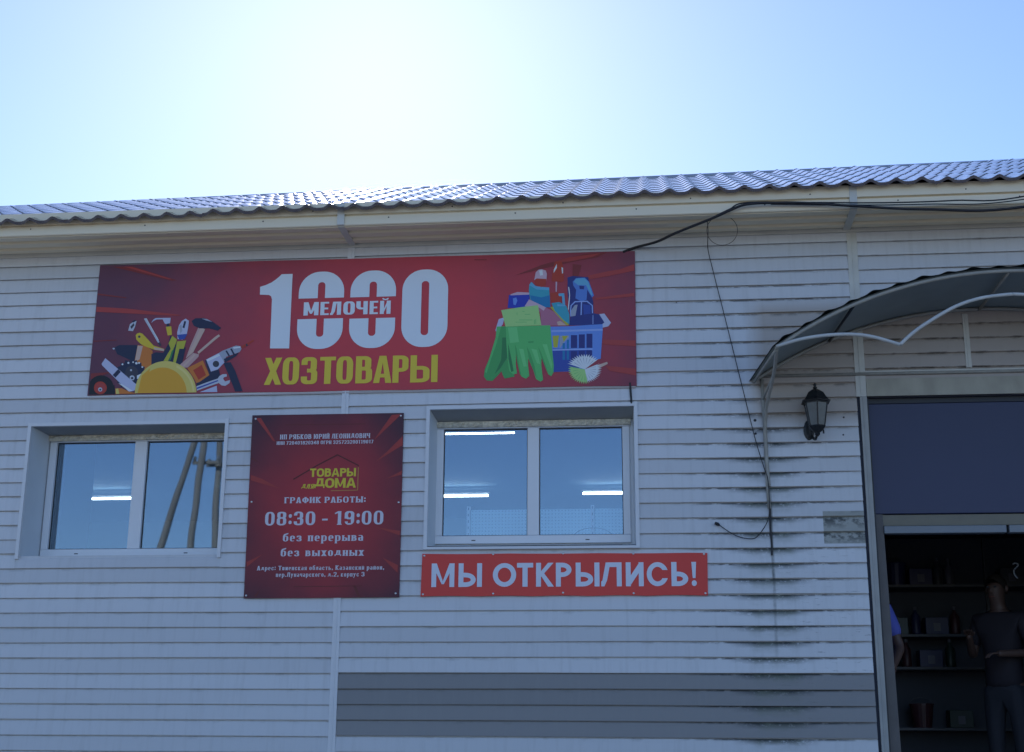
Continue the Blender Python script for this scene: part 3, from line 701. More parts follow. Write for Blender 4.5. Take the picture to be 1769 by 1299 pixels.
def person(loc, rot, shirt, label, right_arm, left_arm):
    P = empty("person", loc, label, "person"); P.rotation_euler = (0, 0, rot)
    # figure faces -Y locally, 1.76 m tall
    def arm(s, el, wr):
        return [((.18*s, 0, 1.42), .046), (tuple(el), .040), (tuple(wr), .028), (tuple(Vector(wr)+(Vector(wr)-Vector(el)).normalized()*.05), .030)]
    body = [[((0, 0, .95), (.125, .09)), ((0, .005, 1.08), (.11, .08)), ((0, .01, 1.25), (.13, .09)), ((0, .01, 1.39), (.12, .075)), ((0, .005, 1.48), .056), ((0, -.01, 1.545), .058), ((0, -.022, 1.60), (.066, .080)), ((0, -.02, 1.66), (.078, .094)), ((0, -.015, 1.72), (.070, .085))]]
    def rt(s, a): return (3, a)
    body.append((3, arm(-1, *right_arm))); body.append((3, arm(1, *left_arm)))
    for s in (-1, 1): body.append((0, [((.10*s, 0, .86), .085), ((.105*s, -.01, .48), .058), ((.11*s, .02, .10), .038), ((.11*s, -.04, .045), .036), ((.115*s, -.14, .03), .028)]))
    b = skinned("body", body, SKIN, P, 2)
    for s, (el, wr) in ((-1, right_arm), (1, left_arm)):
        el, wr = Vector(el), Vector(wr); d = (wr-el).normalized(); sx = d.cross(Vector((0, 0, 1)));
        sx = sx.normalized() if sx.length > .1 else Vector((1, 0, 0)); nn = d.cross(sx)
        palm = wr+d*.05; hands = []
        for q, L in zip((-1.5, -.5, .5, 1.5), (.062, .074, .07, .055)):
            a = palm+sx*q*.018
            hands.append([(tuple(a), .010), (tuple(a+d*.045), .009), (tuple(a+d*(.045+L*.45)+nn*.012), .008), (tuple(a+d*(.045+L*.75)+nn*.034), .007)])
        hands.append([(tuple(wr+d*.02), .012), (tuple(wr+d*.045+sx*.035*s), .010), (tuple(wr+d*.08+sx*.045*s), .008)])
        skinned("hand", hands, SKIN, P, 1)
    # face
    fc = MB().add([(-.012, -.105, 1.625), (.012, -.105, 1.625), (0, -.135, 1.632), (0, -.108, 1.685)], [(0, 1, 2), (0, 2, 3), (2, 1, 3)]); fc.build("nose", SKIN, P, True)
    for s in (-1, 1):
        MB().lathe([(.004, -.008), (.011, -.004), (.011, .004), (.004, .008)], (.03*s, -.098, 1.672), 8).build("eye", SEAL, P)
        MB().lathe([(.006, -.03), (.016, -.01), (.018, .012), (.006, .028)], (.082*s, -.01, 1.66), 8).build("ear", SKIN, P, True)
    MB().box(-.022, .022, -.104, -.098, 1.592, 1.598).build("mouth", mat("lips", (.2, .07, .06), .5), P)
    hv = []; hf = []; N = 16; K = 8
    for k_ in range(K+1):
        ph = pi*.60*k_/K
        for j in range(N):
            a = 2*pi*j/N; rr = 1+random.uniform(-.03, .03); front = max(0, -sin(a))
            z = 1.665+.118*cos(ph*(1-.5*front))*rr; r = sin(ph*(1-.5*front))
            hv.append((.088*r*cos(a)*rr, -.012+.105*r*sin(a)*rr, z))
    for k_ in range(K):
        for j in range(N): hf.append((k_*N+j, k_*N+(j+1) % N, (k_+1)*N+(j+1) % N, (k_+1)*N+j))
    fix(mesh_obj("hair", hv, hf, HAIR, P, True))
    # clothes: slightly larger skins over torso, upper arms and legs
    def half(s, arm_):
        el, wr = Vector(arm_[0]), Vector(arm_[1]); a = Vector((.18*s, 0, 1.42))
        return [(tuple(a), .072), (tuple(a.lerp(el, .75)), .060)]
    sh_ = [[((0, 0, .86), (.17, .135)), ((0, 0, .96), (.168, .13)), ((0, .005, 1.08), (.152, .118)), ((0, .01, 1.25), (.17, .125)), ((0, .01, 1.40), (.165, .115)), ((0, .005, 1.465), .085), ((0, .004, 1.495), .072)], (4, half(-1, right_arm)), (4, half(1, left_arm))]
    skinned("shirt", sh_, shirt, P, 2)
    tr = [[((0, 0, .98), (.155, .12)), ((0, 0, .90), (.16, .125))]]
    for s in (-1, 1): tr.append((1, [((.10*s, 0, .80), .098), ((.105*s, -.01, .48), .073), ((.11*s, .02, .10), .06)]))
    skinned("trousers", tr, mat("dark_trousers", (.02, .022, .03), .8), P, 1)
    for s in (-1, 1):
        MB().box(.11*s-.045, .11*s+.045, -.17, .07, 0, .07).build("shoe", SEAL, P); bevel(P.children[-1], .02, 3)
    return P
person((2.72, 1.35, 1.2), rad(-38), mat("dark_shirt", (.018, .014, .020), .8, var=.2, scale=10), "man in a dark short sleeved shirt standing dimly inside the doorway at the right edge",
       ((-.24, -.02, 1.14), (-.16, -.22, 1.27)), ((.26, .02, 1.15), (.10, -.22, 1.14)))
person((1.535, .62, 1.2), rad(-12), mat("bright_blue_shirt", (.09, .11, .42), .8, var=.1, scale=10), "person mostly hidden behind the left jamb, a bright blue sleeve and bare arm showing",
       ((-.24, .0, 1.13), (-.2, -.18, 1.0)), ((.27, -.03, 1.14), (.22, -.22, 1.0)))

# ---------------------------------------------------------------- curved canopy
CN = empty("door_canopy", (2.45, 0, 4.79), "curved dark green awning of ribbed sheet on pale tube arches above the doorway", "canopy")
CX = 2.45
def arch(y, u, off=0.):
    """point on the vault: u -1..1 across, y from the wall (0) to the front (-.9); the front arch is slightly narrower"""
    k = min(1.04, max(0, -y/.9)); hw = 1.71+(1.618-1.71)*k; apex = 4.79+(4.783-4.79)*k; rise = .527+(.517-.527)*k; cx = CX+.01*k
    R = (hw*hw+rise*rise)/(2*rise); a = u*math.asin(hw/R)
    return (cx+(R+off)*sin(a), y, apex-R+(R+off)*cos(a))
def arc_pts(off, y, n=60): return [arch(y, -1+2*i/n, off) for i in range(n+1)]
# ribbed sheet, waves across the arch
nA = 400; v = []; f = []
for iy, y in enumerate((-.93, -.78, -.5, -.25, -.02)):
    for i in range(nA+1):
        u = -1.008+2.016*i/nA; s_u = u*1.83/.183; t = s_u % 1
        v.append(arch(y, u, .012+.013*(.5-.5*cos(2*pi*t))**2+(.003*sin(s_u*3.1) if iy == 0 else 0)))
for j in range(4):
    for i in range(nA): a = j*(nA+1)+i; f.append((a, a+1, a+nA+2, a+nA+1))
part(mesh_obj("ribbed_sheet", v, f, CANOPY, None, True), CN)
v = []; f = []; n_ = 60
for y in (-.92, -.03):
    for i in range(n_+1): v.append(arch(y, -1.005+2.01*i/n_, .006))
for i in range(n_): f.append((i, i+n_+1, i+n_+2, i+1))
part(mesh_obj("underside_sheet", v, f, CANUND, None, True), CN)
part(MB().tube(arc_pts(-.010, -.9), .014, 8).build("front_arch", TUBED, None, True), CN)
part(MB().tube(arc_pts(-.012, -.045), .012, 8).build("rear_arch", TUBED, None, True), CN)
for u in (-1, -.64, -.01, .64, 1):
    p, q = arch(-.89, u, -.018), arch(-.05, u, -.018)
    part(MB().tube([p, q], .010, 8).build("purlin", SEAL if u == -.64 else TUBED, None, True), CN)
dec = [(.85, 4.272), (1.05, 4.325), (1.282, 4.347), (1.48, 4.330), (1.683, 4.264)]
dec2 = [(1.683, 4.264), (1.76, 4.335), (1.865, 4.410), (2.066, 4.525), (2.25, 4.583), (2.45, 4.604)]
for sgn in (1, -1):
    for dd_ in (dec, dec2):
        pts = [((x if sgn == 1 else 2*CX-x), -.905, z) for x, z in dd_]
        part(MB().tube(spline(pts, 6), .0125, 8).build("scroll_tube", TUBEW, None, True), CN)
def mir(pts, s): return [((x if s == 1 else 2*CX-x), y, z) for x, y, z in pts]
for s in (1, -1):
    part(MB().tube(spline(mir([(.856, -.895, 4.262), (.862, -.58, 4.185), (.845, -.30, 4.09), (.828, -.13, 3.99), (.824, -.06, 3.80), (.834, -.04, 3.46)], s), 6), .0125, 8).build("bracket_tube", TUBED, None, True), CN)
    part(MB().tube(mir([(.818, -.035, 4.30), (.826, -.035, 3.45), (.832, -.035, 3.30)], s), .012, 8).build("wall_tube", TUBED, None, True), CN)
    part(MB().tube(mir([(.855, -.50, 4.165), (.822, -.045, 4.12)], s), .009, 6).build("brace_tube", TUBED, None, True), CN)
part(MB().tube([(.8, -.03, 4.30), (4.1, -.03, 4.30)], .012, 8).build("wall_rail", TUBED, None, True), CN)

# ---------------------------------------------------------------- wall lantern
LN = empty("wall_lantern", (1.16, -.018, 3.98), "black six sided carriage lantern on the siding left of the doorway", "lantern")
c = (.03, -.135)
def lp(mb, name, m, smooth=False): o = mb.build(name, m, LN, smooth); return o
def lathe6(prof, seg=6): return MB().lathe(prof, (c[0], c[1], 0), seg, pi/6)
lp(lathe6([(.112, .075), (.116, .083), (.100, .092), (.082, .115), (.062, .150), (.030, .172), (.010, .180)]), "lantern_roof", BLACKM)
lp(MB().lathe([(.008, .178), (.016, .186), (.016, .194), (.006, .199), (.012, .208), (.012, .215), (.003, .224)], (c[0], c[1], 0), 10), "finial", BLACKM, True)
lp(lathe6([(.098, .066), (.098, .075), (.0, .0751)]), "top_rim", BLACKM)
R1, R0, ZT, ZB = .088, .060, .066, -.100
for i in range(6):
    a = pi/6+i*pi/3; b = a+pi/3
    q = [(c[0]+R1*cos(a), c[1]+R1*sin(a), ZT), (c[0]+R1*cos(b), c[1]+R1*sin(b), ZT), (c[0]+R0*cos(b), c[1]+R0*sin(b), ZB), (c[0]+R0*cos(a), c[1]+R0*sin(a), ZB)]
    mesh_obj("pane", q, [(0, 3, 2, 1)], LGLASS, LN)
    lp(MB().tube([q[0], q[3]], .0055, 6), "rib", BLACKM)
lp(lathe6([(.064, -.098), (.066, -.106), (.050, -.125), (.030, -.142), (.018, -.150), (.022, -.160), (.008, -.176)]), "lantern_base", BLACKM)
lp(MB().lathe([(.012, -.09), (.012, -.02), (.02, .01), (.014, .04)], (c[0], c[1], 0), 10), "bulb", mat("opal_bulb", (.5, .5, .48), .4), True)
lp(MB().tube(spline([(c[0], c[1], -.150), (c[0]-.01, -.10, -.185), (c[0]-.015, -.05, -.175), (0, -.012, -.14), (-.01, -.012, -.08)], 6), [.010]*25, 8), "arm", BLACKM, True)
sc_ = lp(MB().lathe([(.050, 0), (.046, .010), (.030, .016)], (0, 0, 0), 16), "backplate", BLACKM); sc_.rotation_euler = (pi/2, 0, 0); sc_.scale = (.8, 1.6, 1); sc_.location = (-.015, 0, -.10)
lp(MB().tube([(c[0]+.045, c[1]+.02, -.12), (c[0]+.048, c[1]+.02, -.15)], .006, 6), "drip_knob", BLACKM)

# ---------------------------------------------------------------- cables
def cable(name, pts, r, label, cat="cable", seg=8, m=CABLE, n=8): return tag(MB().tube(spline(pts, n), r, seg).build(name, m, None, True), label, cat)
cable("cable", [(-.20, -.03, 5.318), (-.10, -.04, 5.35), (.06, -.16, 5.345), (.215, -.30, 5.362), (.468, -.43, 5.412), (.60, -.485, 5.45), (.725, -.50, 5.488), (.95, -.50, 5.493), (1.187, -.49, 5.484), (1.497, -.50, 5.447), (2.014, -.53, 5.39), (2.7, -.60, 5.36), (4.2, -1.0, 5.48), (6.6, -2., 5.9)], .0105, "thick black cable from the banner corner up to the eave, lowest strand at right")
cable("cable", [(.50, -.45, 5.425), (.60, -.485, 5.46), (.725, -.50, 5.502), (1.187, -.485, 5.492), (1.7, -.50, 5.465), (2.2, -.53, 5.452), (2.75, -.6, 5.45), (4.2, -1.1, 5.62), (6.6, -2, 6.1)], .0055, "thinner upper black cable sweeping right along the eave, highest of the strands")
cable("cable", [(.9, -.49, 5.486), (1.4, -.49, 5.462), (2.0, -.52, 5.435), (2.7, -.58, 5.425), (4.2, -1.0, 5.55), (6.6, -2, 6.0)], .0045, "thin middle black cable between two others along the eave")
cable("cable", [(-.163, -.03, 4.27), (-.162, -.028, 4.243), (-.155, -.028, 4.108)], .008, "short black cable below the banner's right corner above the window casing")
cable("thin_wire", [(.44, -.36, 5.415), (.447, -.25, 5.39), (.448, -.15, 5.36), (.452, -.06, 5.30), (.486, -.04, 5.133), (.572, -.04, 4.713), (.681, -.04, 4.167), (.752, -.04, 3.812), (.807, -.045, 3.594), (.828, -.058, 3.508), (.832, -.058, 3.336), (.815, -.05, 3.209), (.745, -.045, 3.104), (.69, -.04, 3.079), (.579, -.04, 3.105), (.465, -.04, 3.183)], .0032, "thin black wire hanging from the eave down to the stained siding", "wire")
lpp = [(.548+.114*cos(a), -.33, 5.355+.118*sin(a)) for a in [2*pi*i/40 for i in range(40)]]
tag(MB().tube(lpp, .0022, 6, True).build("wire_loop", mat("brown_wire", (.06, .04, .025), .5)), "thin coiled wire loop hanging below the eave cable", "wire")
cn_ = MB().tube([(.470, -.04, 3.180), (.458, -.04, 3.187), (.435, -.04, 3.197)], [.006, .013, .010], 8); tag(cn_.build("wire_plug", CABLE), "small black plug on the loose end of the hanging wire", "plug")
tag(MB().tube(spline([(.838, -.024, 3.30), (.834, -.026, 3.15), (.839, -.026, 3.05), (.836, -.026, 2.96)], 5), .008, 6).build("drip_pipe", CABLE), "blackened pipe stub at the foot of the canopy bracket", "pipe")

# ---------------------------------------------------------------- big banner
def vinyl(name, x0, x1, z0, z1, m, y=-.024, th=.006, sag=.0, corners=None):
    nx, nz = 48, 8; v = []; f = []
    for s in (0, 1):
        for j in range(nz+1):
            for i in range(nx+1):
                u, t = i/nx, j/nz
                if corners: (ax, az), (bx, bz), (cx, cz), (dx, dz) = corners; x = (ax*(1-u)+bx*u)*(1-t)+(dx*(1-u)+cx*u)*t; z = (az*(1-u)+bz*u)*(1-t)+(dz*(1-u)+cz*u)*t
                else: x = x0+(x1-x0)*u; z = z0+(z1-z0)*t
                if j == 0: z += sag*abs(sin(u*nx*.33))
                if j == nz: z -= sag*.6*abs(sin(u*nx*.21))
                v.append((x, y+(0 if s == 0 else th), z))
    N = (nx+1)*(nz+1)
    for j in range(nz):
        for i in range(nx):
            a = j*(nx+1)+i; f.append((a, a+1, a+nx+2, a+nx+1)); f.append((N+a, N+a+nx+1, N+a+nx+2, N+a+1))
    ring = [i for i in range(nx+1)]+[j*(nx+1)+nx for j in range(1, nz+1)]+[nz*(nx+1)+i for i in range(nx-1, -1, -1)]+[j*(nx+1) for j in range(nz-1, 0, -1)]
    for i in range(len(ring)): a, b = ring[i], ring[(i+1) % len(ring)]; f.append((a, N+a, N+b, b))
    return fix(mesh_obj(name, v, f, m))
def ink(name, c, rough=.45): return mat("print_"+name, c, rough, .35, bump=.55, bscale=1.8)
BN = empty("shop_banner", (-2.26, -.02, 4.79), "long dark red vinyl banner reading 1000 МЕЛОЧЕЙ ХОЗТОВАРЫ with tools and cleaning goods", "banner")
part(vinyl("banner_sheet", 0, 0, 0, 0, gradient_mat("banner_red", (.60, .055, .065), (.13, .045, .075), (-1.85, 4.72), (2.7, 1.5)), corners=[(-4.411, 4.254), (-.113, 4.244), (-.108, 5.325), (-4.404, 5.340)], sag=.004, y=-.032, th=.010), BN)
part(MB().box(-4.40, -.12, -.028, -.018, 4.232, 4.243).build("lower_hem", mat("pale_hem", (.45, .40, .38), .6)), BN)
IW = ink("white", (.72, .78, .82)); IY = ink("yellow", (.74, .56, .05))
T = Sheet()
K = crop(440, 450, 5.054)
one = K((52,235),(100,220),(150,198),(190,170),(220,145),(240,125),(335,122),(305,772),(138,772),(155,345),(148,318),(130,306),(50,303))
T.add([(one, 0)]); T.build("numeral", [IW], -.0345, BN)
def bx(K, x0, x1, ya, yb):      # metric box of a crop box (mid-edge averages)
    (l, _), = K((x0, (ya+yb)/2)); (r, _), = K((x1, (ya+yb)/2)); (_, t), = K(((x0+x1)/2, ya)); (_, b), = K(((x0+x1)/2, yb)); return l, r, b, t
for (x0, x1, ya, yb, hx0, hx1, hy0, hy1, cut) in ((382, 778, 103, 776, 549, 612, 195, 670, (333, 513)), (834, 1232, 93, 768, 1000, 1064, 190, 662, (322, 508)), (1288, 1688, 84, 759, 1456, 1522, 185, 656, None)):
    l, r, b, t = bx(K, x0, x1, ya, yb); hl, hr, hb, ht = bx(K, hx0, hx1, hy0, hy1)
    L_ = [(rrect(l, b, r, t, (r-l)*.46, (r-l)*.46, n=10), 0), (rrect(hl, hb, hr, ht, (hr-hl)*.46, (hr-hl)*.46), None)]
    if cut: _, _, cb, ct = bx(K, x0, x1, *cut); L_.append((rect(l-.05, cb, r+.05, ct), None))
    T = Sheet(); T.add(L_); T.build("numeral", [IW], -.0345, BN)
IMP = Face(.235, .135, .36, W={'*': .62, 'О': .62, 'М': .80, 'Х': .68, 'З': .62, 'А': .70, 'Ы': 1.0, 'Е': .50, 'Л': .60, 'Т': .58, 'Р': .60, 'В': .62, 'Й': .62, 'Ч': .62})
def glyphs(face, K, lst, y_left, y_right, ink_, par):
    xa, xb = lst[0][1], lst[-1][2]
    for ch, x0, x1 in lst:
        u = ((x0+x1)/2-xa)/(xb-xa); ya = y_left[0]*(1-u)+y_right[0]*u; yb = y_left[1]*(1-u)+y_right[1]*u
        l, r, b, t = bx(K, x0, x1, ya, yb); S = Sheet(); face.fit(S, ch, l, r, b, t, 0); S.build("letter", [ink_], -.0345, par)
glyphs(IMP, K, [("М",432,562),("Е",578,652),("Л",668,758),("О",778,878),("Ч",890,990),("Е",1007,1080),("Й",1097,1190)], (370, 485), (355, 470), IW, BN)
glyphs(IMP, K, [("Х",90,240),("О",248,392),("З",410,552),("Т",572,710),("О",717,862),("В",885,1030),("А",1040,1200),("Р",1207,1345),("Ы",1362,1600)], (855, 1090), (828, 1065), IY, BN)

def circ(cx, cy, r, n=20, a0=0, a1=2*pi, ry=None): return [(cx+r*cos(a0+(a1-a0)*i/n), cy+(ry or r)*sin(a0+(a1-a0)*i/n)) for i in range(n+(0 if a1-a0 > 6.28 else 1))]
PAL = dict(streak=(.42,.055,.05), streak2=(.24,.035,.035), navy=(.022,.028,.065), black=(.015,.015,.02), orange=(.60,.19,.035), yellow=(.68,.50,.04), silver=(.50,.53,.60), lilac=(.50,.52,.68), dark=(.05,.05,.07), tan=(.60,.42,.34), pink=(.55,.34,.32), hat=(.72,.36,.03), hatrim=(.68,.55,.14), hathi=(.75,.62,.22), red=(.45,.05,.025), ygreen=(.48,.46,.05), lime=(.38,.66,.22), green=(.11,.50,.14), green2=(.07,.36,.10), green3=(.04,.22,.07), sky=(.14,.42,.62), cyan=(.05,.36,.46), cyan2=(.02,.20,.42), blue=(.10,.22,.60), blue2=(.04,.08,.36), basket=(.14,.28,.70), basketl=(.30,.42,.78), jar=(.03,.05,.42), pinkl=(.60,.42,.50), sponge=(.45,.16,.24), white=(.70,.74,.76), deep=(.03,.04,.20), glove_hi=(.17,.60,.20), steel=(.35,.38,.46))
PK = list(PAL); PM = [ink(k, PAL[k]) for k in PK]; CI = {k: i for i, k in enumerate(PK)}
def paint(name, K, items, label):
    L_ = []
    for colr, pts in items: L_.append(([(min(max(x, -4.400), -.116), min(max(z, 4.262), 5.322)) for x, z in K(*pts)], CI[colr]))
    s = Sheet(); s.add(L_); o = s.build(name, PM, -.0345, BN); o["label"] = label; return o
K = crop(150, 450, 5.413)
tools = [
 ("streak2", [(250,50),(430,60),(850,190),(800,195)]), ("streak", [(350,60),(430,66),(800,180),(770,180)]),
 ("streak", [(98,438),(390,455),(890,515),(850,522),(92,485)]), ("streak2", [(108,312),(380,350),(370,358),(108,328)]), ("streak2", [(70,755),(285,745),(285,752),(68,764)]), ("streak2", [(45,1060),(250,1045),(42,1115)]),
 ("navy", [(262,820),(310,795),(490,795),(480,960),(400,930),(290,880)]), ("silver", [(245,825),(262,820),(270,832),(255,838)]),
 ("orange", [(482,795),(560,800),(622,850),(612,1000),(560,1030),(450,960)]), ("tan", [(482,800),(530,805),(500,930),(455,950)]),
 ("yellow", [(463,705),(475,688),(500,680),(528,690),(630,800),(730,832),(728,852),(640,840),(560,810),(510,785),(470,745)]), ("dark", circ(497,717,12,10)), ("tan", [(630,815),(728,832),(726,852),(640,838)]),
 ("silver", [(540,550),(560,543),(690,775),(680,790)]), ("dark", [(668,775),(690,768),(703,800),(690,805)]), ("white", [(560,545),(566,548),(680,750),(672,750)]),
 ("silver", [(393,660),(410,600),(440,580),(472,570),(455,630),(438,665)]), ("navy", [(425,580),(450,560),(472,568),(440,585)]), ("dark", [(412,625),(445,590),(452,610),(425,645)]),
 ("lilac", [(608,590),(625,560),(650,543),(790,541),(785,590),(760,602),(735,595),(715,555),(660,556),(630,570)]), ("navy", [(750,598),(775,592),(780,622),(752,628)]), ("yellow", [(745,625),(795,620),(802,700),(762,706)]),
 ("navy", [(610,880),(650,862),(720,868),(765,790),(790,700),(800,720),(840,790),(930,820),(900,960),(870,985),(610,985)]),
 ("ygreen", [(770,780),(805,708),(850,745),(828,805),(765,945),(722,945),(790,830)]), ("ygreen", [(850,762),(935,753),(912,830),(872,830),(838,962),(812,958)]), ("green3", [(800,850),(822,830),(790,935),(772,940)]),
 ("lilac", [(850,680),(868,610),(895,570),(930,548),(960,568),(955,620),(940,700),(900,745),(855,738)]), ("navy", [(918,570),(935,575),(918,640),(900,630)]), ("blue2", [(850,700),(945,690),(920,740),(870,745)]), ("steel", [(870,620),(890,600),(900,660),(880,690)]),
 ("tan", [(1052,622),(1112,648),(1000,865),(930,922),(975,800)]), ("pink", [(1052,622),(1070,630),(945,905),(930,920)]),
 ("navy", [(985,570),(1020,545),(1100,543),(1180,575),(1262,635),(1230,662),(1150,640),(1060,640),(1005,615)]), ("steel", [(1080,548),(1130,552),(1180,580),(1120,565)]),
 ("tan", [(1040,860),(1200,722),(1238,695),(1252,712),(1212,742),(1052,878)]), ("pink", [(870,985),(1000,868),(1055,882),(1050,905),(950,1005),(905,1008)]), ("tan", [(900,990),(1010,880),(1025,885),(920,995)]),
 ("navy", [(1280,960),(1350,955),(1395,1040),(1462,1235),(1392,1238),(1325,1060)]), ("navy", [(1120,1060),(1240,1020),(1260,1110),(1030,1185),(1030,1140)]),
 ("orange", [(945,1010),(1090,938),(1152,1075),(1060,1140),(1030,1150),(1010,1110)]), ("red", [(1000,1030),(1080,980),(1120,1075),(1050,1120)]),
 ("lilac", [(1118,932),(1240,870),(1292,958),(1232,1022),(1162,1045)]), ("white", [(1125,932),(1240,878),(1250,895),(1135,950)]), ("dark", circ(1213,972,30,16)), ("navy", [(1110,940),(1122,932),(1165,1040),(1150,1070)]),
 ("steel", [(1240,870),(1270,850),(1400,800),(1440,805),(1452,830),(1435,860),(1310,905),(1285,950)]), ("navy", [(1300,850),(1315,845),(1345,895),(1330,900)]), ("navy", [(1345,832),(1360,826),(1390,880),(1375,885)]), ("white", [(1370,815),(1440,808),(1442,820),(1380,830)]), ("navy", [(1285,925),(1435,862),(1440,850),(1400,900),(1300,960)]),
 ("red", [(1450,806),(1560,745),(1572,755),(1460,828)]), ("dark", [(1490,788),(1505,780),(1510,800),(1495,808)]),
 ("lilac", [(1060,1235),(1220,1175),(1225,1240)]), ("silver", [(1030,1180),(1150,1135),(1230,1108),(1245,1085),(1275,1068),(1312,1066),(1316,1088),(1288,1096),(1280,1112),(1298,1135),(1345,1122),(1340,1150),(1300,1177),(1265,1172),(1240,1150),(1150,1180),(1035,1222)]), ("blue2", [(1035,1192),(1230,1122),(1235,1132),(1035,1208)]),
 ("navy", [(420+(r_)*cos(a), 1075+(r_)*sin(a)) for a, r_ in [(2*pi*i/36, 150 if i % 2 else 128) for i in range(36)]]), ("dark", circ(425,1050,60,16)),
 ("white", circ(340,975,9,8)), ("white", circ(395,962,10,8)), ("white", circ(440,955,8,8)), ("white", circ(470,965,12,8)), ("white", circ(495,962,9,8)), ("white", circ(525,1000,8,8)), ("silver", circ(420,1030,10,8)),
 ("lilac", [(145,970),(180,918),(330,1045),(480,1172),(450,1222),(400,1232),(150,985)]), ("navy", [(248,1075),(300,1020),(325,1045),(275,1100)]), ("white", [(300,1150),(345,1165),(440,1225),(400,1225)]), ("white", [(475,1080),(520,1060),(510,1120),(475,1110)]), ("silver", circ(430,1102,24,12)), ("dark", circ(430,1104,12,10)), ("white", [(405,1090),(432,1080),(425,1090)]),
 ("black", circ(140,1195,118,24)), ("black", [(20,1262),(270,1262),(265,1170),(40,1180)]), ("red", circ(133,1195,60,20)), ("streak", circ(133,1195,48,16)), ("silver", circ(132,1210,20,10)), ("dark", circ(132,1212,10,8)),
 ("orange", [(272,1200),(330,1198),(400,1228),(470,1248),(470,1258),(275,1258)]), ("hatrim", [(275,1205),(300,1200),(310,1255),(280,1256)]),
 ("hatrim", circ(743,1245,288,30,pi,2*pi,ry=300)), ("hathi", circ(743,1245,270,30,1.62*pi,1.98*pi,ry=283)+[(880,1245),(850,1080)]), ("hatrim", circ(740,1245,255,30,pi,2*pi,ry=262)), ("hat", circ(715,1245,225,26,pi,2*pi,ry=240)), ("hat", [(480,1245),(520,1080),(600,1010),(560,1150),(520,1245)]),
]
paint("tool_picture", K, tools, "printed heap of hand tools round an orange hard hat")
K = crop(820, 430, 5.197)
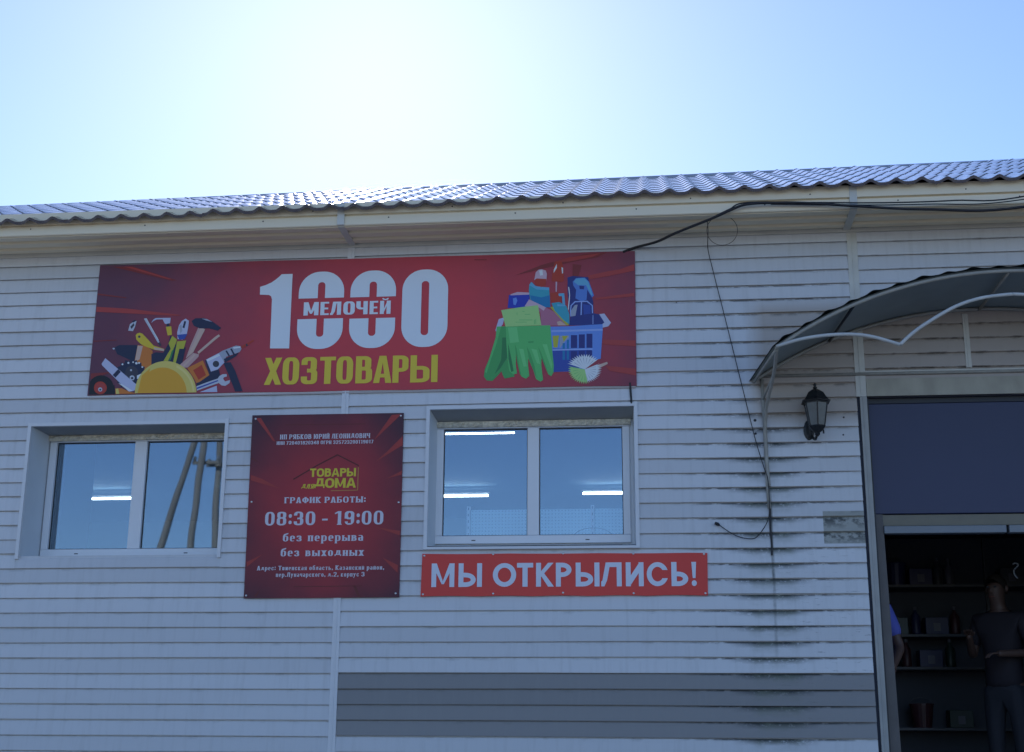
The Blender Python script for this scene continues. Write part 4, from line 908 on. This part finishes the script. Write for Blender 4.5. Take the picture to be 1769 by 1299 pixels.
clean = [
 ("streak2", [(370,240),(600,150),(830,85),(1000,50),(1190,36),(1100,80),(860,125)]), ("streak", [(700,125),(850,80),(1130,45),(1060,75),(850,118)]), ("streak", [(1020,245),(1200,205),(1300,190),(1432,142),(1432,200),(1200,250),(1030,278)]), ("streak", [(1085,445),(1432,400),(1432,430),(1090,462)]), ("streak", [(1150,820),(1445,826),(1445,878),(1150,862)]), ("streak", [(1175,1052),(1448,1080),(1450,1140),(1210,1098)]), ("streak2", [(880,140),(960,150),(930,260),(880,255)]), ("streak2", [(0,98),(110,98),(110,106),(0,106)]),
 ("deep", [(835,260),(880,248),(1020,260),(1065,480),(1070,620),(860,620),(835,400)]), ("white", [(840,345),(850,350),(858,420),(845,560),(838,540),(850,420)]),
 ("jar", [(310,418),(492,415),(500,535),(298,535)]), ("basket", [(345,450),(375,440),(385,470),(370,510),(350,505)]), ("pinkl", [(325,412),(385,392),(492,397),(492,415),(322,422)]),
 ("cyan", [(488,380),(492,325),(510,300),(545,335),(600,352),(670,350),(680,525),(620,530),(500,460)]), ("cyan2", [(500,420),(600,440),(676,420),(682,530),(620,530),(510,465)]), ("sky", [(492,330),(512,305),(545,340),(670,352),(671,375),(560,370)]),
 ("pinkl", [(535,290),(550,215),(575,192),(602,187),(640,200),(650,230),(645,290),(600,300)]), ("red", [(535,285),(560,270),(645,275),(640,330),(600,348),(548,325)]), ("white", [(580,200),(610,195),(615,240),(590,245)]),
 ("red", [(720,130),(740,118),(780,118),(792,150),(800,180),(802,292),(780,302),(692,296),(700,210)]), ("white", [(712,190),(738,140),(740,175),(710,222)]), ("white", [(780,170),(795,175),(795,222),(786,228)]), ("pinkl", [(728,300),(742,300),(738,390),(728,390)]), ("red", [(680,398),(750,395),(778,415),(778,482),(680,482)]),
 ("sponge", [(450,520),(490,458),(600,510),(700,560),(800,640),(842,692),(600,695),(590,570)]), ("pinkl", [(450,520),(490,458),(600,510),(640,530),(620,560),(580,530)]), ("ygreen", [(680,530),(700,522),(850,688),(825,690)]), ("tan", [(740,660),(770,650),(825,690),(750,692)]),
 ("cyan", [(690,492),(760,482),(822,512),(852,592),(852,682),(800,645),(720,560)]), ("sky", [(753,406),(805,403),(814,505),(790,500),(785,430),(757,428)]), ("sky", [(740,500),(810,505),(815,520),(745,520)]),
 ("blue", [(882,300),(910,268),(990,262),(1028,300),(1072,422),(1055,442),(1012,372),(1005,462),(960,478),(905,448),(912,372),(886,332)]), ("sky", [(890,300),(915,272),(985,268),(1020,300),(1060,415),(1050,425),(1000,330),(930,330)]), ("deep", [(940,335),(985,338),(982,368),(944,366)]),
 ("basketl", [(856,565),(862,512),(900,474),(1012,470),(1062,512),(1066,690),(866,690)]), ("deep", [(866,560),(872,515),(905,484),(1008,480),(1052,515),(1056,690),(870,690)]), ("basketl", [(955,480),(966,480),(960,640),(950,640)]), ("blue2", [(975,500),(1040,510),(1045,600),(985,650)]), ("steel", [(865,560),(900,510),(925,505),(905,610),(866,610)]),
 ("lilac", [(218,635),(270,618),(255,680),(200,760),(188,735)]), ("lilac", [(1118,590),(1165,585),(1225,668),(1200,700),(1150,712),(1140,690),(1160,665)]),
 ("deep", [(850,692),(860,612),(1066,582),(1120,592),(1165,665),(1140,685)]), ("basketl", [(1060,600),(1066,598),(1066,680),(1060,680)]),
 ("basket", [(680,702),(850,698),(1150,680),(1150,740),(680,752)]), ("basket", [(680,745),(1150,735),(1132,990),(1080,1002),(960,1100),(700,1110)]),
 ("blue2", [(700,900),(860,900),(1050,905),(1040,1000),(900,1100),(705,1110)]), ("basketl", [(690,735),(1150,722),(1150,738),(690,752)]),
 ("deep", rect(865,778,922,895)), ("deep", rect(936,772,990,895)), ("deep", rect(1005,766,1058,893)), ("deep", rect(865,922,920,1010)), ("deep", rect(936,920,990,1000)), ("deep", rect(1004,916,1056,990)),
 ("ygreen", [(700,785),(760,780),(745,890),(710,890)]), ("steel", [(765,785),(845,782),(850,800),(800,850),(765,900)]), ("ygreen", [(785,785),(840,784),(800,840)]), ("cyan2", rect(790,850,812,1000)), ("cyan2", rect(828,820,848,1000)), ("basketl", [(700,905),(1058,898),(1058,910),(700,918)]),
 ("green2", [(200,702),(285,698),(305,830),(295,950),(300,1050),(250,1095),(205,1145),(160,1190),(110,1185),(85,1150),(92,1085),(150,950),(190,800)]), ("green3", [(250,800),(290,800),(295,980),(230,1080),(180,1130),(240,1000)]), ("green", [(200,702),(240,700),(200,850),(150,990),(110,1120),(95,1110),(130,1000),(190,800)]),
 ("green2", [(240,1095),(300,1010),(345,1110),(362,1150),(272,1168),(255,1140)]),
 ("green", [(282,702),(680,690),(692,830),(700,940),(712,1050),(708,1115),(688,1148),(662,1130),(640,1080),(602,975),(600,1050),(616,1180),(592,1196),(552,1172),(530,1100),(482,985),(482,1050),(492,1145),(462,1170),(422,1150),(402,1060),(372,930),(372,1050),(382,1122),(352,1132),(312,1100),(296,980),(286,850)]),
 ("green2", [(362,860),(378,900),(402,1062),(424,1150),(408,1130),(380,1010)]), ("green2", [(470,880),(500,940),(540,1060),(560,1170),(535,1110),(490,1000)]), ("green2", [(570,880),(600,940),(650,1080),(664,1125),(640,1080),(600,980)]), ("glove_hi", [(300,710),(380,706),(400,840),(320,850)]), ("glove_hi", [(510,900),(560,910),(590,1040),(560,1030)]), ("green2", [(480,835),(530,832),(530,845),(485,850)]),
 ("green3", [(302,850),(330,980),(352,1100),(330,1110),(305,990)]), ("glove_hi", [(610,860),(650,860),(700,1040),(690,1080)]), ("glove_hi", [(400,900),(440,905),(470,1060),(440,1060)]),
 ("lime", [(240,555),(400,530),(570,510),(600,690),(280,702)]), ("green", rect(380,575,384,600)), ("green", rect(430,565,450,569)), ("green", rect(400,640,520,645)), ("green", rect(370,660,470,664)), ("green", rect(450,590,500,594)), ("green", rect(535,640,540,680)), ("green", rect(548,635,553,680)),
 ("tan", [(1080,1055),(1190,1018),(1196,1036),(1100,1085)]),
]
for c0, a0, a1, R_ in (("white", -2.75, -.75, 150), ("lime", 1.35, 3.35, 145), ("white", -.45, 1.4, 135)):
    pts = [(990, 1085)]; N = 15
    for i in range(N):
        a = a0+(a1-a0)*i/(N-1); pts.append((990+(R_*(1.08 if c0 == 'white' else 1))*cos(a)*1.05, 1085+R_*.92*sin(a))); 
        if i < N-1: a2 = a+(a1-a0)/(N-1)*.5; pts.append((990+R_*.80*cos(a2)*1.05, 1085+R_*.74*sin(a2)))
    clean.append((c0, pts))
    for i in range(1, N-1, 2):
        a = a0+(a1-a0)*(i+.5)/(N-1); clean.append(("steel" if c0 == "white" else "green", [(990+40*cos(a), 1085+38*sin(a)), (990+R_*.75*cos(a+.02), 1085+R_*.7*sin(a+.02)), (990+R_*.75*cos(a-.03), 1085+R_*.7*sin(a-.03))]))
paint("cleaning_picture", K, clean, "printed basket of cleaning goods with green rubber gloves and a brush")

# ---------------------------------------------------------------- opening hours poster
PO = empty("hours_poster", (-2.48, -.02, 3.37), "upright dark red board with shop details and opening hours 08:30 - 19:00", "poster")
part(vinyl("poster_board", 0, 0, 0, 0, gradient_mat("poster_red", (.44, .030, .038), (.06, .018, .032), (-2.47, 3.30), (.92, 1.05)), corners=[(-3.055, 2.668), (-1.882, 2.671), (-1.887, 4.067), (-3.070, 4.070)], y=-.034, th=.012), PO)
K = crop(400, 700, 3.7125); S = Sheet(); RAY = ink("ray", (.36, .04, .035)); RAY2 = ink("faint_ray", (.14, .02, .02)); PW = ink("poster_white", (.62, .60, .66)); PY = ink("poster_yellow", (.68, .54, .04)); HL = ink("house_line", (.10, .012, .012)); HR = ink("frame_line", (.50, .22, .06))
rays = [(0, [(160,85),(192,85),(285,235),(270,232)]), (0, [(1030,65),(1092,60),(930,215),(918,222)]), (0, [(1100,200),(1100,258),(925,366),(1000,300)]), (0, [(998,472),(1096,422),(1092,447)]), (0, [(130,450),(200,475),(312,537),(128,485)]), (0, [(100,1008),(202,958),(103,1037)]), (0, [(932,785),(1085,808),(1078,836)]), (0, [(970,978),(1070,1028),(1066,1075),(1010,1020)]), (1, [(145,1228),(190,1180),(162,1230)]), (1, [(783,1160),(800,1160),(832,1230),(812,1232)]), (1, [(135,335),(190,375),(135,350)]), (1, [(350,126),(860,120),(860,125),(350,131)]), (1, [(400,1163),(840,1158),(840,1162),(400,1167)]),
        (2, [(398,474),(550,385),(552,393),(400,482)]), (2, [(550,385),(682,316),(683,325),(552,393)]), (2, [(682,316),(820,386),(818,394),(683,325)]), (3, [(813,400),(819,400),(814,548),(808,548)]), (3, [(640,548),(812,544),(812,549),(640,553)])]
for c0, p in rays:
    S = Sheet(); S.add([(K(*p), c0)]); S.build("ray_print" if c0 < 2 else "logo_line", [RAY, RAY2, HL, HR], -.0350, PO)
SER = Face(.245, .115, .42, serif=.055, W={'*': .72, 'О': .80, 'Ю': 1.05, 'М': .95, 'Ы': 1.0, 'Ж': 1.05, 'Ф': .92, 'Х': .82, 'З': .60, 'Е': .66, ':': .23, '.': .23, ',': .23, '-': .42, 'а': .70, 'е': .72, 'р': .78, 'б': .78, 'ы': 1.1, 'д': .95, '1': .58, 'Г': .64, 'Д': .9, 'у': .8})
def lineK(sheet, face, text, x0, x1, yb, yt, ci=0, **kw):
    (l, zb), = K((x0, yb)); (r, zr), = K((x1, yb)); (_, zt), = K((x0, yt))
    face.line(sheet, text, l, r, (zb+zr)/2, zt-zb, ci, **kw)
S = Sheet()
lineK(S, SER, "ИП РЯБКОВ ЮРИЙ ЛЕОНИДОВИЧ", 315, 890, 217, 187, gap=.2)
lineK(S, SER, "ИНН 720401820348 ОГРН 325723200119017", 293, 912, 252, 230, gap=.18)
lineK(S, SER, "ГРАФИК РАБОТЫ:", 343, 862, 628, 590, gap=.17, space=.4)
lineK(S, SER, "08:30 - 19:00", 217, 975, 770, 683, gap=.17, space=.35)
lineK(S, SER, "без перерыва", 332, 846, 873, 823, gap=.17, space=.5)
lineK(S, SER, "без выходных", 318, 850, 969, 919, gap=.17, space=.5)
lineK(S, SER, "Адрес: Тюменская область, Казанский район,", 167, 980, 1058, 1030, gap=.2)
lineK(S, SER, "пер.Луначарского, д.2, корпус 3", 288, 855, 1101, 1073, gap=.2)
S.build("lettering", [PW], -.0355, PO)
FAT = Face(.27, .20, .48, W={'*': .80, 'О': .95, 'М': 1.1, 'Ы': 1.15, 'А': 1.0, 'Д': 1.05, 'Т': .8})
S = Sheet(); lineK(S, FAT, "ТОВАРЫ", 505, 800, 460, 407, gap=.06); lineK(S, FAT, "ДОМА", 533, 800, 532, 470, gap=.05); lineK(S, SER, "для", 450, 528, 537, 497, gap=.15, shear=.2)
S.build("lettering", [PY], -.0355, PO)
def screws(lst, K, par, y):
    for p in lst:
        (x, z), = K(p); s = MB().lathe([(.008, 0), (.008, .0015), (.004, .004)], (0, 0, 0), 10).build("screw", STEEL); s.rotation_euler = (pi/2, 0, 0); s.location = (x, y, z); part(s, par)
screws([(158,90),(1088,70),(132,622),(1074,625),(97,1222),(1055,1208)], K, PO, -.034)

# ---------------------------------------------------------------- red "we are open" banner
OB = empty("opening_banner", (-.67, -.02, 2.83), "narrow bright red banner reading МЫ ОТКРЫЛИСЬ! in white under the right window", "banner")
part(vinyl("banner_sheet", 0, 0, 0, 0, gradient_mat("opening_red", (.72, .060, .045), (.62, .05, .04), (-.7, 2.8), (2, 1)), corners=[(-1.723, 2.675), (.370, 2.673), (.375, 2.982), (-1.717, 2.990)], y=-.032, th=.008, sag=.005), OB)
GIL = Face(.215, .195, .5, W={'*': .80, 'О': 1.0, 'С': .95, 'М': 1.02, 'Ы': 1.02, 'Т': .68, 'К': .76, 'Р': .68, 'Л': .86, 'И': .78, 'Ь': .68, '!': .27})
K = crop(700, 680, 3.2164)
glyphs(GIL, K, [("М",148,275),("Ы",298,428),("О",488,618),("Т",622,712),("К",728,825),("Р",838,925),("Ы",948,1080),("Л",1093,1203),("И",1226,1325),("С",1342,1462),("Ь",1479,1572),("!",1587,1622)], (945, 1076), (936, 1070), ink("opening_white", (.66, .70, .78)), OB)
screws([(108,902),(490,893),(878,889),(1268,890),(1660,892),(100,1116),(490,1112),(878,1107),(1270,1110),(1668,1110)], K, OB, -.032)

# ---------------------------------------------------------------- wooden utility poles behind the camera (seen only mirrored in the glass)
WOOD = mat("weathered_pole_wood", (.16, .15, .14), .8, var=.3, scale=3, bump=.4, bscale=20, stretch=(1, 1, .15))
def pole(x, y, legs, label):
    t = empty("utility_pole", (x, y, 0), label, "utility pole", "wooden utility poles mirrored in the left window")
    for (xb, xt) in legs: MB().tube([(xb, 0, 0), (xt, 0, 11)], [.12, .08], 10).build("pole", WOOD, t, True)
    MB().box(-.36, .36, -.14, -.07, 9.1, 9.18).build("crossarm", WOOD, t)
    for dx in (-.31, .31): MB().lathe([(.02, 0), (.05, .03), (.04, .08), (.05, .11), (.02, .14)], (dx, -.11, 9.18), 10).build("insulator", RAIL, t, True)
    return t
pole(-12.24, -25, ((-2.72, 0), (-.60, .01)), "A shaped pair of wooden poles mirrored at left in the left window")
pole(-12.0, -25.4, ((.30, -.05), (1.5, .2)), "second wooden pole with leaning brace mirrored at the right of the left window")
